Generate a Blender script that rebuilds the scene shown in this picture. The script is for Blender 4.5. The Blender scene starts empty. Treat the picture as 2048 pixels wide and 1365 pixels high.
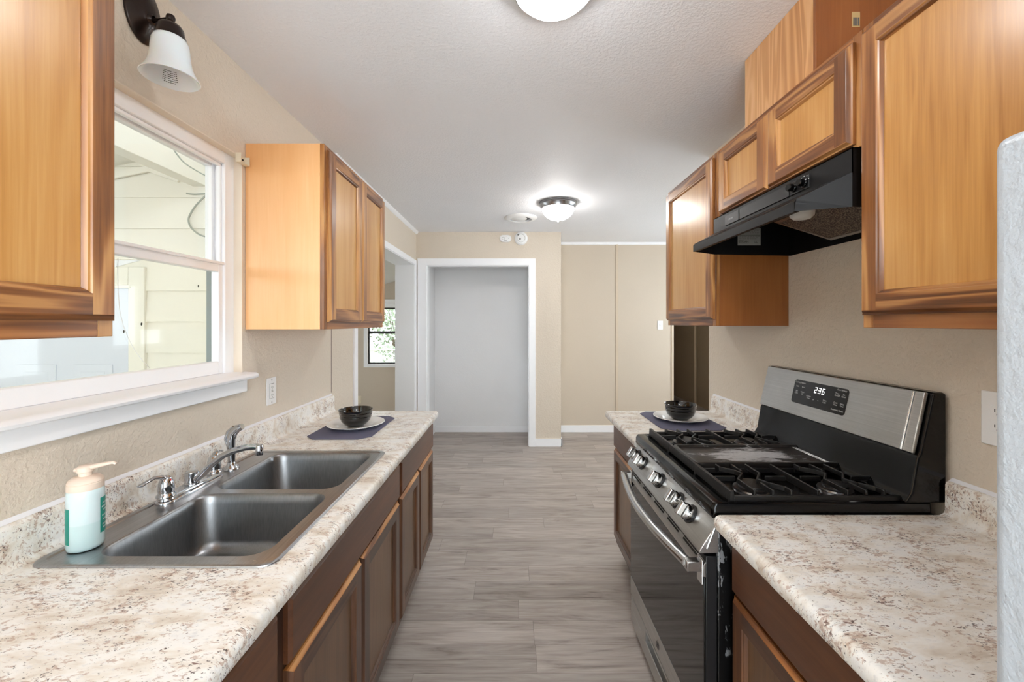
import bpy, bmesh, math, random
from mathutils import Vector, Matrix
random.seed(7)
C = bpy.context
COL = C.scene.collection
PI = math.pi

# ------------------------------------------------------------------ camera, world, exposure
F, VX, VY, H = 810.0, 1028.0, 647.0, 1.474
cd = bpy.data.cameras.new('camera'); cam = bpy.data.objects.new('camera', cd); COL.objects.link(cam)
cam.location = (0, 0, H); cam.rotation_euler = (PI/2, 0, 0)
cd.sensor_width = 36; cd.lens = 36*F/2048; cd.clip_start = .02
cd.shift_x = (1024-VX)/2048; cd.shift_y = -(682.5-VY)/2048
C.scene.camera = cam
sc = C.scene
sc.view_settings.view_transform = 'Standard'; sc.view_settings.look = 'None'
sc.view_settings.gamma = 1; sc.view_settings.use_curve_mapping = False
sc.view_settings.exposure = 1.2
sc.cycles.use_denoising = True
sc.cycles.max_bounces = 10; sc.cycles.diffuse_bounces = 6; sc.cycles.transparent_max_bounces = 12
sc.cycles.sample_clamp_indirect = 6
sc.cycles.caustics_reflective = False; sc.cycles.caustics_refractive = False
w = bpy.data.worlds.new('world'); sc.world = w; w.use_nodes = True
w.node_tree.nodes['Background'].inputs[0].default_value = (.88, .95, 1, 1)
w.node_tree.nodes['Background'].inputs[1].default_value = 4.0
LAMP1, LAMP2, REAR_FILL = 21.0, 17.0, 20.0          # glow of two ceiling lamps and an unseen rear lamp added as fill

# ------------------------------------------------------------------ helpers
def S(r, g, b):
    f = lambda c: (c/255)/12.92 if c/255 <= .04045 else ((c/255+.055)/1.055)**2.4
    return (f(r), f(g), f(b), 1)

def P(px, py, X=None, Y=None, Z=None):
    a, b = (px-VX)/F, (VY-py)/F
    if Y is None: Y = X/a if X is not None else (Z-H)/b
    return Vector((a*Y, Y, H+b*Y))

def nd(nt, typ, ins=None, **at):
    n = nt.nodes.new(typ)
    for k, v in at.items(): setattr(n, k, v)
    for k, v in (ins or {}).items():
        s = n.inputs[k]
        if hasattr(v, 'is_output'): nt.links.new(v, s)
        else: s.default_value = v
    return n
def mth(nt, op, a, b=0.0, c=None):
    i = {0: a, 1: b}
    if c is not None: i[2] = c
    return nd(nt, 'ShaderNodeMath', i, operation=op).outputs[0]
def mix(nt, fac, a, b, blend='MIX'):
    return nd(nt, 'ShaderNodeMix', {0: fac, 6: a, 7: b}, data_type='RGBA', blend_type=blend).outputs[2]
def ramp(nt, fac, stops):
    r = nd(nt, 'ShaderNodeValToRGB', {0: fac}); e = r.color_ramp.elements
    while len(e) < len(stops): e.new(.5)
    for i, (p, c) in enumerate(stops): e[i].position = p; e[i].color = c
    return r.outputs[0]
def stepf(nt, v, lo, hi):
    return nd(nt, 'ShaderNodeMapRange', {0: v, 1: lo, 2: hi, 3: 0.0, 4: 1.0}).outputs[0]
def noise(nt, vec, scale, detail=2, rough=.5, dist=0):
    return nd(nt, 'ShaderNodeTexNoise', {'Vector': vec, 'Scale': scale, 'Detail': detail, 'Roughness': rough, 'Distortion': dist}).outputs[0]
def coords(nt, scale=(1, 1, 1), rot=(0, 0, 0), rnd=False):
    v = nd(nt, 'ShaderNodeTexCoord').outputs['Object']
    if rnd:
        r = nd(nt, 'ShaderNodeObjectInfo').outputs['Random']
        k = nd(nt, 'ShaderNodeVectorMath', {0: (7.3, 5.1, 9.7), 'Scale': r}, operation='SCALE').outputs[0]
        v = nd(nt, 'ShaderNodeVectorMath', {0: v, 1: k}, operation='ADD').outputs[0]
    return nd(nt, 'ShaderNodeMapping', {'Vector': v, 'Scale': scale, 'Rotation': rot}).outputs[0]
def new(name):
    m = bpy.data.materials.new(name); m.use_nodes = True
    return m, m.node_tree, m.node_tree.nodes['Principled BSDF']
def bump(nt, b, h, strength, dist=.002):
    n = nd(nt, 'ShaderNodeBump', {'Height': h, 'Strength': strength, 'Distance': dist})
    nt.links.new(n.outputs[0], b.inputs['Normal'])
def plain(name, col, rough=.5, metal=0, coat=0, bmp=None, spec=.5, var=0):
    m, nt, b = new(name)
    b.inputs['Base Color'].default_value = col; b.inputs['Roughness'].default_value = rough
    b.inputs['Metallic'].default_value = metal; b.inputs['Coat Weight'].default_value = coat
    b.inputs['Coat Roughness'].default_value = .08; b.inputs['Specular IOR Level'].default_value = spec
    v = coords(nt)
    if var:
        f = noise(nt, v, 3, 3)
        c2 = tuple(x*(1-var) for x in col[:3])+(1,)
        nt.links.new(mix(nt, f, col, c2), b.inputs['Base Color'])
    if bmp:
        h = noise(nt, v, bmp[0], 3, .6); bump(nt, b, h, bmp[1], bmp[2] if len(bmp) > 2 else .002)
    return m

def wood(name, dark, mid, light, axis='z', rough=.3, ring=.3, fib=.3, ringn=16, coat=.25):
    m, nt, b = new(name)
    ax = 'xyz'.index(axis)
    s1 = [11, 11, 11]; s1[ax] = .9
    s2 = [150, 150, 150]; s2[ax] = 4
    s3 = [3, 3, 3]; s3[ax] = .7
    n1 = noise(nt, coords(nt, s1, rnd=True), 1, 2, .5, .5)
    rg = mth(nt, 'SINE', mth(nt, 'MULTIPLY', n1, ringn*2*PI/3))
    rg = mth(nt, 'MULTIPLY_ADD', rg, .5, .5)
    rg = mth(nt, 'POWER', rg, 2.0)
    fb = noise(nt, coords(nt, s2, rnd=True), 1, 3, .65)
    lo = noise(nt, coords(nt, s3, rnd=True), 1, 3, .55)
    base = mth(nt, 'ADD', mth(nt, 'MULTIPLY', lo, 1-ring*.5-fib*.5), mth(nt, 'ADD', mth(nt, 'MULTIPLY', rg, ring*.5), mth(nt, 'MULTIPLY', fb, fib*.5)))
    col = ramp(nt, base, [(.30, dark), (.46, mid), (.64, light)])
    nt.links.new(col, b.inputs['Base Color'])
    b.inputs['Roughness'].default_value = rough; b.inputs['Coat Weight'].default_value = coat
    b.inputs['Coat Roughness'].default_value = .22
    bump(nt, b, fb, .12, .0006)
    return m

# ------------------------------------------------------------------ materials
M = {}
def paint(name, col, sc_=55, st=.6, rough=.55):
    m, nt, b = new(name)
    v = coords(nt)
    h = stepf(nt, noise(nt, v, sc_, 4, .6), .42, .62)
    h2 = noise(nt, v, sc_*3, 2, .5)
    bump(nt, b, mth(nt, 'ADD', h, mth(nt, 'MULTIPLY', h2, .4)), st, .0018)
    c2 = tuple(x*.93 for x in col[:3])+(1,)
    nt.links.new(mix(nt, noise(nt, v, 1.7, 2), col, c2), b.inputs['Base Color'])
    b.inputs['Roughness'].default_value = rough; b.inputs['Specular IOR Level'].default_value = .35
    return m
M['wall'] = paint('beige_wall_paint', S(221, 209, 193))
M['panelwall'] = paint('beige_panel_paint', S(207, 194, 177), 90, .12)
M['ceil'] = paint('ceiling_paint', S(238, 239, 243), 70, .4, .6)
M['closet'] = paint('closet_paint', S(240, 241, 243), 60, .2)
M['trim'] = plain('white_trim', S(244, 245, 248), .3, bmp=(40, .05))
M['vinyl'] = plain('white_vinyl', S(248, 249, 252), .28, bmp=(30, .03))
M['reveal'] = plain('cream_reveal', S(228, 215, 197), .45, bmp=(40, .1))
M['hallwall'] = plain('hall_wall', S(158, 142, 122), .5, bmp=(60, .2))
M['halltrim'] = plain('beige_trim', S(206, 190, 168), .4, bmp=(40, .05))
M['black_seam'] = plain('dark_seam', S(45, 38, 32), .8, bmp=(90, .3))

# floor: vinyl planks running across the aisle
def mk_floor():
    m, nt, b = new('grey_vinyl_plank')
    xyz = nd(nt, 'ShaderNodeSeparateXYZ', {0: nd(nt, 'ShaderNodeTexCoord').outputs['Object']})
    X, Y = xyz.outputs[0], xyz.outputs[1]
    ry = mth(nt, 'DIVIDE', Y, .152); row = mth(nt, 'FLOOR', ry)
    ro = nd(nt, 'ShaderNodeTexWhiteNoise', {'W': row}, noise_dimensions='1D').outputs[0]
    rx = mth(nt, 'ADD', mth(nt, 'DIVIDE', X, 1.22), mth(nt, 'MULTIPLY', ro, 5)); cell = mth(nt, 'FLOOR', rx)
    idv = nd(nt, 'ShaderNodeCombineXYZ', {0: cell, 1: row, 2: 0.0}).outputs[0]
    rnd = nd(nt, 'ShaderNodeTexWhiteNoise', {'Vector': idv}, noise_dimensions='2D')
    fx, fy = mth(nt, 'FRACT', rx), mth(nt, 'FRACT', ry)
    ex = mth(nt, 'MINIMUM', fx, mth(nt, 'SUBTRACT', 1.0, fx)); ey = mth(nt, 'MINIMUM', fy, mth(nt, 'SUBTRACT', 1.0, fy))
    seam = mth(nt, 'MAXIMUM', mth(nt, 'LESS_THAN', ex, .0012), mth(nt, 'LESS_THAN', ey, .009))
    v = nd(nt, 'ShaderNodeVectorMath', {0: nd(nt, 'ShaderNodeTexCoord').outputs['Object'], 1: nd(nt, 'ShaderNodeVectorMath', {0: rnd.outputs[1], 'Scale': 20.0}, operation='SCALE').outputs[0]}, operation='ADD').outputs[0]
    g1 = nd(nt, 'ShaderNodeMapping', {'Vector': v, 'Scale': (1.6, 13, 1)}).outputs[0]
    n1 = noise(nt, g1, 1.3, 5, .62, 1.2)
    g2 = nd(nt, 'ShaderNodeMapping', {'Vector': v, 'Scale': (5, 150, 1)}).outputs[0]
    n2 = noise(nt, g2, 1, 3, .6)
    f = mth(nt, 'ADD', mth(nt, 'MULTIPLY', n1, .72), mth(nt, 'MULTIPLY', n2, .28))
    col = ramp(nt, f, [(.3, S(116, 105, 97)), (.44, S(158, 147, 139)), (.58, S(177, 167, 159)), (.75, S(192, 184, 176))])
    br = mth(nt, 'MULTIPLY_ADD', rnd.outputs[0], .24, .86)
    cc = nd(nt, 'ShaderNodeVectorMath', {0: col, 'Scale': br}, operation='SCALE').outputs[0]
    nt.links.new(mix(nt, mth(nt, 'MULTIPLY', seam, .4), cc, S(80, 72, 66)), b.inputs['Base Color'])
    b.inputs['Roughness'].default_value = .42; b.inputs['Specular IOR Level'].default_value = .4
    bump(nt, b, mth(nt, 'SUBTRACT', n2, seam), .12, .001)
    return m
M['floor'] = mk_floor()

# cabinets
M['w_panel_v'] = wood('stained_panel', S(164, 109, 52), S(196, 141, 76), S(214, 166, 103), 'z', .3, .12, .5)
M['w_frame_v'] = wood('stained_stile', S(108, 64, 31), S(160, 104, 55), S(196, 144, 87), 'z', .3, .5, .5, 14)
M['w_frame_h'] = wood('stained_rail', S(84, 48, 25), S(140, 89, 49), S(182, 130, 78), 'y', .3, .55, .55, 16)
M['w_end'] = wood('cabinet_end_veneer', S(216, 152, 92), S(231, 172, 114), S(240, 188, 134), 'z', .4, .06, .3)
M['w_under'] = wood('cabinet_lower_rail', S(92, 52, 24), S(140, 86, 44), S(172, 114, 64), 'y', .32, .5, .35)
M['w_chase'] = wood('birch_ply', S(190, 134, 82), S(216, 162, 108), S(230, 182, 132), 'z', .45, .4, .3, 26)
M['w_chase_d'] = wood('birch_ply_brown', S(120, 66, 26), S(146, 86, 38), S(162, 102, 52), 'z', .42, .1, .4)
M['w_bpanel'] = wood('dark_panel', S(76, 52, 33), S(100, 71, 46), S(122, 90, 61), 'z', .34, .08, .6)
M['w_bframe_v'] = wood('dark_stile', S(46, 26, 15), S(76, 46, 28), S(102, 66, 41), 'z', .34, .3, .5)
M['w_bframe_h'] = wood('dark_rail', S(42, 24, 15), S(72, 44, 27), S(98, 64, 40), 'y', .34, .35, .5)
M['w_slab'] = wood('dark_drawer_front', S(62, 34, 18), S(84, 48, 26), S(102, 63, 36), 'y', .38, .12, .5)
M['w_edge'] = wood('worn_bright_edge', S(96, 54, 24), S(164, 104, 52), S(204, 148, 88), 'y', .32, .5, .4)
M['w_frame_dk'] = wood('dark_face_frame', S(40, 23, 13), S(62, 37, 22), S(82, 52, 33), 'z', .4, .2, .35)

def mk_granite():
    m, nt, b = new('speckled_laminate')
    r = (0, 0, math.radians(-35))
    v = coords(nt)
    st = coords(nt, (55, 120, 85), r)
    st2 = coords(nt, (22, 52, 38), r)
    st3 = coords(nt, (120, 230, 170), r)
    cloud = noise(nt, st2, .45, 4, .6, .4)
    base = ramp(nt, cloud, [(.3, S(205, 192, 176)), (.42, S(228, 221, 210)), (.55, S(239, 237, 232)), (.75, S(231, 231, 230))])
    dn = mth(nt, 'MULTIPLY', mth(nt, 'SUBTRACT', noise(nt, v, 14, 4, .65), .5), .5)
    a4 = stepf(nt, noise(nt, coords(nt, (40, 90, 60), (.3, 0, -.5)), 1, 4, .7), .56, .68)
    c0 = mix(nt, mth(nt, 'MULTIPLY', a4, .5), base, S(204, 204, 205))
    a = stepf(nt, mth(nt, 'ADD', noise(nt, st, 1, 4, .65, .5), dn), .56, .62)
    c1 = mix(nt, mth(nt, 'MULTIPLY', a, .6), c0, S(172, 136, 114))
    a2 = stepf(nt, mth(nt, 'ADD', noise(nt, st2, 2.6, 5, .72, .5), mth(nt, 'MULTIPLY', dn, .9)), .62, .67)
    c2 = mix(nt, mth(nt, 'MULTIPLY', a2, .85), c1, S(104, 70, 62))
    a3 = stepf(nt, mth(nt, 'ADD', noise(nt, st3, 1, 3, .65), mth(nt, 'MULTIPLY', dn, .8)), .635, .67)
    c3 = mix(nt, mth(nt, 'MULTIPLY', a3, .9), c2, S(62, 50, 46))
    nt.links.new(c3, b.inputs['Base Color'])
    b.inputs['Roughness'].default_value = .3; b.inputs['Specular IOR Level'].default_value = .45
    bump(nt, b, noise(nt, v, 260, 2), .06, .0006)
    return m
M['granite'] = mk_granite()
M['caulk'] = plain('white_caulk', S(236, 237, 242), .45, bmp=(60, .1))

def steel(name, col, rough, axis, st=.08, var=.1):
    m, nt, b = new(name)
    s = [260, 260, 260]; s['xyz'.index(axis)] = 3
    n = noise(nt, coords(nt, s), 1, 3, .6)
    b.inputs['Metallic'].default_value = 1
    big = noise(nt, coords(nt), 7, 4, .6)
    c2 = tuple(x*.72 for x in col[:3])+(1,)
    nt.links.new(mix(nt, stepf(nt, mth(nt, 'ADD', mth(nt, 'MULTIPLY', n, .6), mth(nt, 'MULTIPLY', big, .4)), .3, .7), c2, col), b.inputs['Base Color'])
    nt.links.new(mth(nt, 'MULTIPLY_ADD', big, var, rough-var*.5), b.inputs['Roughness'])
    bump(nt, b, n, st, .0004)
    return m
M['steel_y'] = steel('brushed_steel', S(204, 203, 201), .3, 'y')
M['steel_sink'] = steel('sink_steel', S(178, 179, 181), .3, 'y', .05, .16)
M['steel_bowl'] = steel('sink_bowl_steel', S(150, 151, 153), .33, 'z', .08, .2)
M['steel_rim'] = steel('polished_steel_rim', S(214, 214, 214), .2, 'y', .03)
M['chrome'] = plain('chrome', S(196, 199, 204), .07, 1)
M['nickel'] = plain('brushed_nickel', S(150, 150, 152), .28, 1)
M['bronze'] = plain('oil_rubbed_bronze', S(40, 29, 25), .3, .7, coat=.2)
M['enamel'] = plain('black_enamel', S(8, 8, 9), .14, coat=.1, spec=.3)
M['black_sat'] = plain('black_satin', S(24, 24, 26), .38, bmp=(60, .1))
M['hood_black'] = plain('hood_black', S(20, 20, 22), .42, bmp=(80, .08), var=.4, spec=.28)
M['iron'] = plain('cast_iron', S(24, 23, 23), .4, bmp=(180, .35), spec=.45)
M['oven_glass'] = plain('oven_glass', S(14, 15, 16), .05, spec=.6)
M['black_disp'] = plain('display_black', S(14, 14, 16), .12)
M['rubber'] = plain('dark_grey', S(70, 70, 72), .5)
M['slot'] = plain('slot_black', S(18, 17, 17), .7)
M['white_pl'] = plain('white_plastic', S(240, 240, 240), .3)
M['ivory_pl'] = plain('ivory_plastic', S(226, 214, 190), .35)
M['fridge'] = plain('fridge_white', S(190, 199, 209), .35, bmp=(90, .6, .004))
M['plate'] = plain('white_china', S(250, 250, 248), .15, coat=.2)
M['bowl'] = plain('black_glaze', S(12, 12, 12), .07, coat=.6)
M['red'] = plain('red_dot', S(200, 20, 25), .3)
M['blue'] = plain('blue_dot', S(30, 60, 190), .3)
M['print_white'] = plain('white_print', S(225, 226, 226), .5)
M['print_black'] = plain('black_print', S(25, 25, 25), .6)
M['print_grey'] = plain('grey_print', S(110, 110, 108), .6)
M['tag'] = plain('silver_label', S(150, 150, 146), .5)
M['paper'] = plain('tan_sticker', S(196, 170, 120), .6)
M['clear_lens'] = plain('lamp_lens', S(206, 204, 198), .35)
M['shade'] = plain('opal_glass', S(238, 243, 247), .22, coat=.3)
M['shade'].node_tree.nodes['Principled BSDF'].inputs['Subsurface Weight'].default_value = .2
M['detector'] = plain('detector_white', S(236, 236, 236), .4)
M['peach'] = plain('peach_plastic', S(229, 211, 195), .35)
M['teal'] = plain('teal_label', S(12, 138, 122), .4)
M['track'] = plain('grey_track', S(128, 136, 138), .5)
M['siding'] = plain('pale_siding', S(226, 222, 211), .6, bmp=(50, .15))
M['porch_paint'] = plain('porch_paint', S(224, 221, 211), .6, bmp=(50, .1))
M['blue_door'] = plain('pale_blue_door', S(204, 208, 218), .5)
M['cable'] = plain('grey_cable', S(150, 155, 145), .5)
M['wire'] = plain('wire_galvanised', S(170, 172, 172), .5, .4)
M['concrete'] = plain('porch_concrete', S(170, 168, 160), .8, bmp=(40, .3))
M['lawn'] = plain('dry_lawn', S(120, 125, 85), .9, bmp=(40, .5), var=.4)
M['leaf'] = plain('shrub_leaf', S(140, 152, 128), .6, var=.4)
M['bark'] = plain('bark', S(90, 76, 62), .8, bmp=(40, .4))
M['bronze_frame'] = plain('dark_window_frame', S(52, 50, 52), .4)

def mk_mat():
    m, nt, b = new('woven_placemat')
    v = coords(nt, (1, 1, 1), (0, 0, .78))
    w_ = nd(nt, 'ShaderNodeTexWave', {'Vector': v, 'Scale': 110.0}).outputs[1]
    w2 = nd(nt, 'ShaderNodeTexWave', {'Vector': v, 'Scale': 110.0}, bands_direction='Y').outputs[1]
    h = mth(nt, 'MULTIPLY', w_, w2)
    nt.links.new(mix(nt, h, S(86, 86, 108), S(116, 116, 140)), b.inputs['Base Color'])
    b.inputs['Roughness'].default_value = .8; bump(nt, b, h, .3, .001)
    return m
M['mat'] = mk_mat()

def mk_griddle():
    m, nt, b = new('worn_griddle')
    v = coords(nt, (1, 1, 1))
    sx = nd(nt, 'ShaderNodeSeparateXYZ', {0: v})
    # worn grey patch in the middle of the plate (object centre)
    dx = mth(nt, 'MULTIPLY', sx.outputs[0], 4.6); dy = mth(nt, 'MULTIPLY', sx.outputs[1], 9.6)
    r = mth(nt, 'SQRT', mth(nt, 'ADD', mth(nt, 'MULTIPLY', dx, dx), mth(nt, 'MULTIPLY', dy, dy)))
    n = noise(nt, coords(nt, (14, 40, 20)), 1, 5, .7, .8)
    f = stepf(nt, mth(nt, 'ADD', mth(nt, 'SUBTRACT', 1.0, r), mth(nt, 'MULTIPLY', mth(nt, 'SUBTRACT', n, .5), 2.2)), .2, .5)
    fine = noise(nt, coords(nt, (90, 260, 90)), 1, 3, .6)
    nt.links.new(mix(nt, mth(nt, 'MULTIPLY', f, mth(nt, 'MULTIPLY_ADD', fine, .7, .4)), S(40, 37, 35), S(205, 205, 207)), b.inputs['Base Color'])
    b.inputs['Roughness'].default_value = .4
    bump(nt, b, fine, .2, .0005)
    return m
M['griddle'] = mk_griddle()

def mk_filter():
    m, nt, b = new('filter_mesh')
    v = coords(nt)
    vo = nd(nt, 'ShaderNodeTexVoronoi', {'Vector': v, 'Scale': 210.0}).outputs[0]
    nt.links.new(mix(nt, stepf(nt, vo, .2, .6), S(150, 135, 122), S(58, 48, 42)), b.inputs['Base Color'])
    b.inputs['Roughness'].default_value = .5; b.inputs['Metallic'].default_value = .4
    bump(nt, b, vo, .6, .002)
    return m
M['filter'] = mk_filter()

def mk_worn_black():
    m, nt, b = new('peeling_black_side')
    sx = nd(nt, 'ShaderNodeSeparateXYZ', {0: coords(nt)})
    n = noise(nt, coords(nt, (24, 24, 9)), 1, 5, .7, .6)
    near_front = stepf(nt, sx.outputs[0], -.24, -.31)
    near_wall = stepf(nt, sx.outputs[0], .30, .335)
    zone = mth(nt, 'MAXIMUM', near_front, near_wall)
    f = mth(nt, 'MULTIPLY', mth(nt, 'GREATER_THAN', n, .59), zone)
    nt.links.new(mix(nt, f, S(12, 12, 13), S(120, 121, 124)), b.inputs['Base Color'])
    b.inputs['Roughness'].default_value = .3
    return m
M['worn_black'] = mk_worn_black()

def mk_glass(name, tint, dirt=0, refl=.05):
    m = bpy.data.materials.new(name); m.use_nodes = True; nt = m.node_tree; nt.nodes.clear()
    out = nd(nt, 'ShaderNodeOutputMaterial')
    tr = nd(nt, 'ShaderNodeBsdfTransparent', {0: tint}).outputs[0]
    gl = nd(nt, 'ShaderNodeBsdfGlossy', {0: (1, 1, 1, 1), 'Roughness': .02}).outputs[0]
    fr = mth(nt, 'MULTIPLY_ADD', mth(nt, 'POWER', nd(nt, 'ShaderNodeLayerWeight', {0: .5}).outputs['Facing'], 4.0), .14, .012)
    sh = nd(nt, 'ShaderNodeMixShader', {0: fr, 1: tr, 2: gl}).outputs[0]
    if dirt:
        df = nd(nt, 'ShaderNodeBsdfDiffuse', {0: S(90, 96, 92)}).outputs[0]
        vo = nd(nt, 'ShaderNodeTexVoronoi', {'Vector': coords(nt, (1, 1, .6), (.5, 0, 0)), 'Scale': 17.0})
        f = mth(nt, 'LESS_THAN', vo.outputs[0], .055)
        f = mth(nt, 'MULTIPLY', f, mth(nt, 'GREATER_THAN', noise(nt, coords(nt), 4, 2), .5))
        sh = nd(nt, 'ShaderNodeMixShader', {0: f, 1: sh, 2: df}).outputs[0]
    nt.links.new(sh, out.inputs[0])
    return m
M['glass_dirty'] = mk_glass('dusty_window_glass', (.97, .98, .97, 1), 1)
M['glass'] = mk_glass('window_glass', (.97, .98, .98, 1))

def mk_soap():
    m, nt, b = new('translucent_bottle')
    b.inputs['Base Color'].default_value = S(205, 226, 226); b.inputs['Roughness'].default_value = .25
    b.inputs['Subsurface Weight'].default_value = .35; b.inputs['Subsurface Radius'].default_value = (.02, .03, .03)
    z = nd(nt, 'ShaderNodeSeparateXYZ', {0: coords(nt)}).outputs[2]
    f = stepf(nt, mth(nt, 'ADD', z, mth(nt, 'MULTIPLY', noise(nt, coords(nt), 40, 2), .002)), .066, .069)
    nt.links.new(mix(nt, f, S(198, 221, 222), S(210, 227, 230)), b.inputs['Base Color'])
    return m
M['soap'] = mk_soap()

def emit(name, col, st):
    m, nt, b = new(name)
    b.inputs['Base Color'].default_value = (.9, .9, .9, 1)
    b.inputs['Emission Color'].default_value = col; b.inputs['Emission Strength'].default_value = st
    return m
M['lamp1'] = emit('lit_lamp_glass', (1, .99, .98, 1), LAMP1)
M['lamp2'] = emit('lit_lamp_glass_far', (1, .97, .93, 1), LAMP2)
M['rear_fill'] = emit('rear_fill_glass', (1, .99, .98, 1), REAR_FILL)  # glass of the added rear fill lamp
M['digits'] = emit('lit_digits', (1, 1, 1, 1), .55)

# ------------------------------------------------------------------ mesh building
class MB:
    def __init__(s): s.bm = bmesh.new()
    def quad(s, pts, mi=0):
        f = s.bm.faces.new([s.bm.verts.new(p) for p in pts]); f.material_index = mi; return f
    def box(s, x0, x1, y0, y1, z0, z1, mi=0):
        x0, x1 = sorted((x0, x1)); y0, y1 = sorted((y0, y1)); z0, z1 = sorted((z0, z1))
        v = [s.bm.verts.new(p) for p in ((x0,y0,z0),(x1,y0,z0),(x1,y1,z0),(x0,y1,z0),(x0,y0,z1),(x1,y0,z1),(x1,y1,z1),(x0,y1,z1))]
        for i in ((0,3,2,1),(4,5,6,7),(0,1,5,4),(1,2,6,5),(2,3,7,6),(3,0,4,7)):
            f = s.bm.faces.new([v[k] for k in i]); f.material_index = mi
        return s
    def prism(s, pts, a0, a1, plane='xz', mi=0):
        def mp(p, a):
            return (p[0], a, p[1]) if plane == 'xz' else (p[0], p[1], a) if plane == 'xy' else (a, p[0], p[1])
        A = [s.bm.verts.new(mp(p, a0)) for p in pts]; B = [s.bm.verts.new(mp(p, a1)) for p in pts]
        n = len(pts)
        fs = [s.bm.faces.new(A), s.bm.faces.new(B[::-1])]
        for i in range(n): fs.append(s.bm.faces.new([A[i], B[i], B[(i+1) % n], A[(i+1) % n]]))
        for f in fs: f.material_index = mi
        bmesh.ops.recalc_face_normals(s.bm, faces=fs)
        return s
    def tube(s, pts, r, seg=10, mi=0, caps=True, flat=1.0, up=None):
        pts = [Vector(p) for p in pts]; n = len(pts)
        rs = r if isinstance(r, (list, tuple)) else [r]*n
        t0 = (pts[1]-pts[0]).normalized()
        u = Vector(up) if up else Vector((0, 0, 1))
        if abs(t0.dot(u)) > .95: u = Vector((1, 0, 0))
        u = (u-t0*u.dot(t0)).normalized(); rings = []
        for i, p in enumerate(pts):
            t = ((pts[min(i+1, n-1)]-pts[i]).normalized()+(pts[i]-pts[max(i-1, 0)]).normalized()).normalized()
            u = (u-t*u.dot(t)).normalized(); w_ = t.cross(u)
            rings.append([s.bm.verts.new(p+(u*math.sin(2*PI*k/seg)*flat+w_*math.cos(2*PI*k/seg))*rs[i]) for k in range(seg)])
        for a, b in zip(rings, rings[1:]):
            for k in range(seg):
                f = s.bm.faces.new([a[k], a[(k+1) % seg], b[(k+1) % seg], b[k]]); f.material_index = mi
        if caps:
            f = s.bm.faces.new(rings[0][::-1]); f.material_index = mi
            f = s.bm.faces.new(rings[-1]); f.material_index = mi
        return s
    def lathe(s, prof, c=(0, 0, 0), axis=(0, 0, 1), seg=32, mi=0, sx=1.0, sy=1.0):
        ax = Vector(axis).normalized(); q = Vector((0, 0, 1)).rotation_difference(ax); c = Vector(c); rings = []
        for r, h in prof:
            if r < 1e-5: rings.append([s.bm.verts.new(c+q @ Vector((0, 0, h)))])
            else: rings.append([s.bm.verts.new(c+q @ Vector((r*sx*math.cos(2*PI*k/seg), r*sy*math.sin(2*PI*k/seg), h))) for k in range(seg)])
        for a, b in zip(rings, rings[1:]):
            for k in range(seg):
                k2 = (k+1) % seg
                if len(a) == 1 and len(b) == 1: continue
                vs = [a[0], b[k2], b[k]] if len(a) == 1 else [a[k], a[k2], b[0]] if len(b) == 1 else [a[k], a[k2], b[k2], b[k]]
                f = s.bm.faces.new(vs); f.material_index = mi
        return s
    def holed(s, outer, holes, z, mi=0):
        es = []
        for lp in [outer]+holes:
            vs = [s.bm.verts.new((p[0], p[1], z)) for p in lp]
            es += [s.bm.edges.new((vs[i], vs[(i+1) % len(vs)])) for i in range(len(vs))]
        r = bmesh.ops.triangle_fill(s.bm, use_beauty=True, use_dissolve=False, edges=es)
        for g in r['geom']:
            if isinstance(g, bmesh.types.BMFace): g.material_index = mi
        return s
    def loops(s, lps, mi=0, cap=False):
        R = [[s.bm.verts.new(p) for p in lp] for lp in lps]
        for a, b in zip(R, R[1:]):
            n = len(a)
            for k in range(n):
                f = s.bm.faces.new([a[k], a[(k+1) % n], b[(k+1) % n], b[k]]); f.material_index = mi
        if cap:
            f = s.bm.faces.new(R[-1]); f.material_index = mi
        return s
    def build(s, name, mats, parent=None, bevel=0, segs=2, smooth=True, ang=40, recalc=True):
        if not isinstance(mats, (list, tuple)): mats = [mats]
        if recalc: bmesh.ops.recalc_face_normals(s.bm, faces=s.bm.faces[:])
        vs = [v.co for v in s.bm.verts]
        root = parent
        while root is not None and root.parent is not None: root = root.parent
        if root is not None: off = Vector(root.location)
        else:
            lo = [min(v[i] for v in vs) for i in range(3)]; hi = [max(v[i] for v in vs) for i in range(3)]
            off = Vector(((lo[0]+hi[0])/2, (lo[1]+hi[1])/2, lo[2]))
        bmesh.ops.translate(s.bm, verts=s.bm.verts[:], vec=-off)
        me = bpy.data.meshes.new(name); s.bm.to_mesh(me); s.bm.free()
        for m in mats: me.materials.append(M[m] if isinstance(m, str) else m)
        if smooth:
            for p in me.polygons: p.use_smooth = True
            me.set_sharp_from_angle(angle=math.radians(ang))
        o = bpy.data.objects.new(name, me); COL.objects.link(o)
        if parent is not None: o.parent = parent
        else: o.location = off
        if bevel:
            b = o.modifiers.new('soft_edges', 'BEVEL'); b.width = bevel; b.segments = segs; b.limit_method = 'ANGLE'; b.angle_limit = math.radians(35)
        return o

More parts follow.
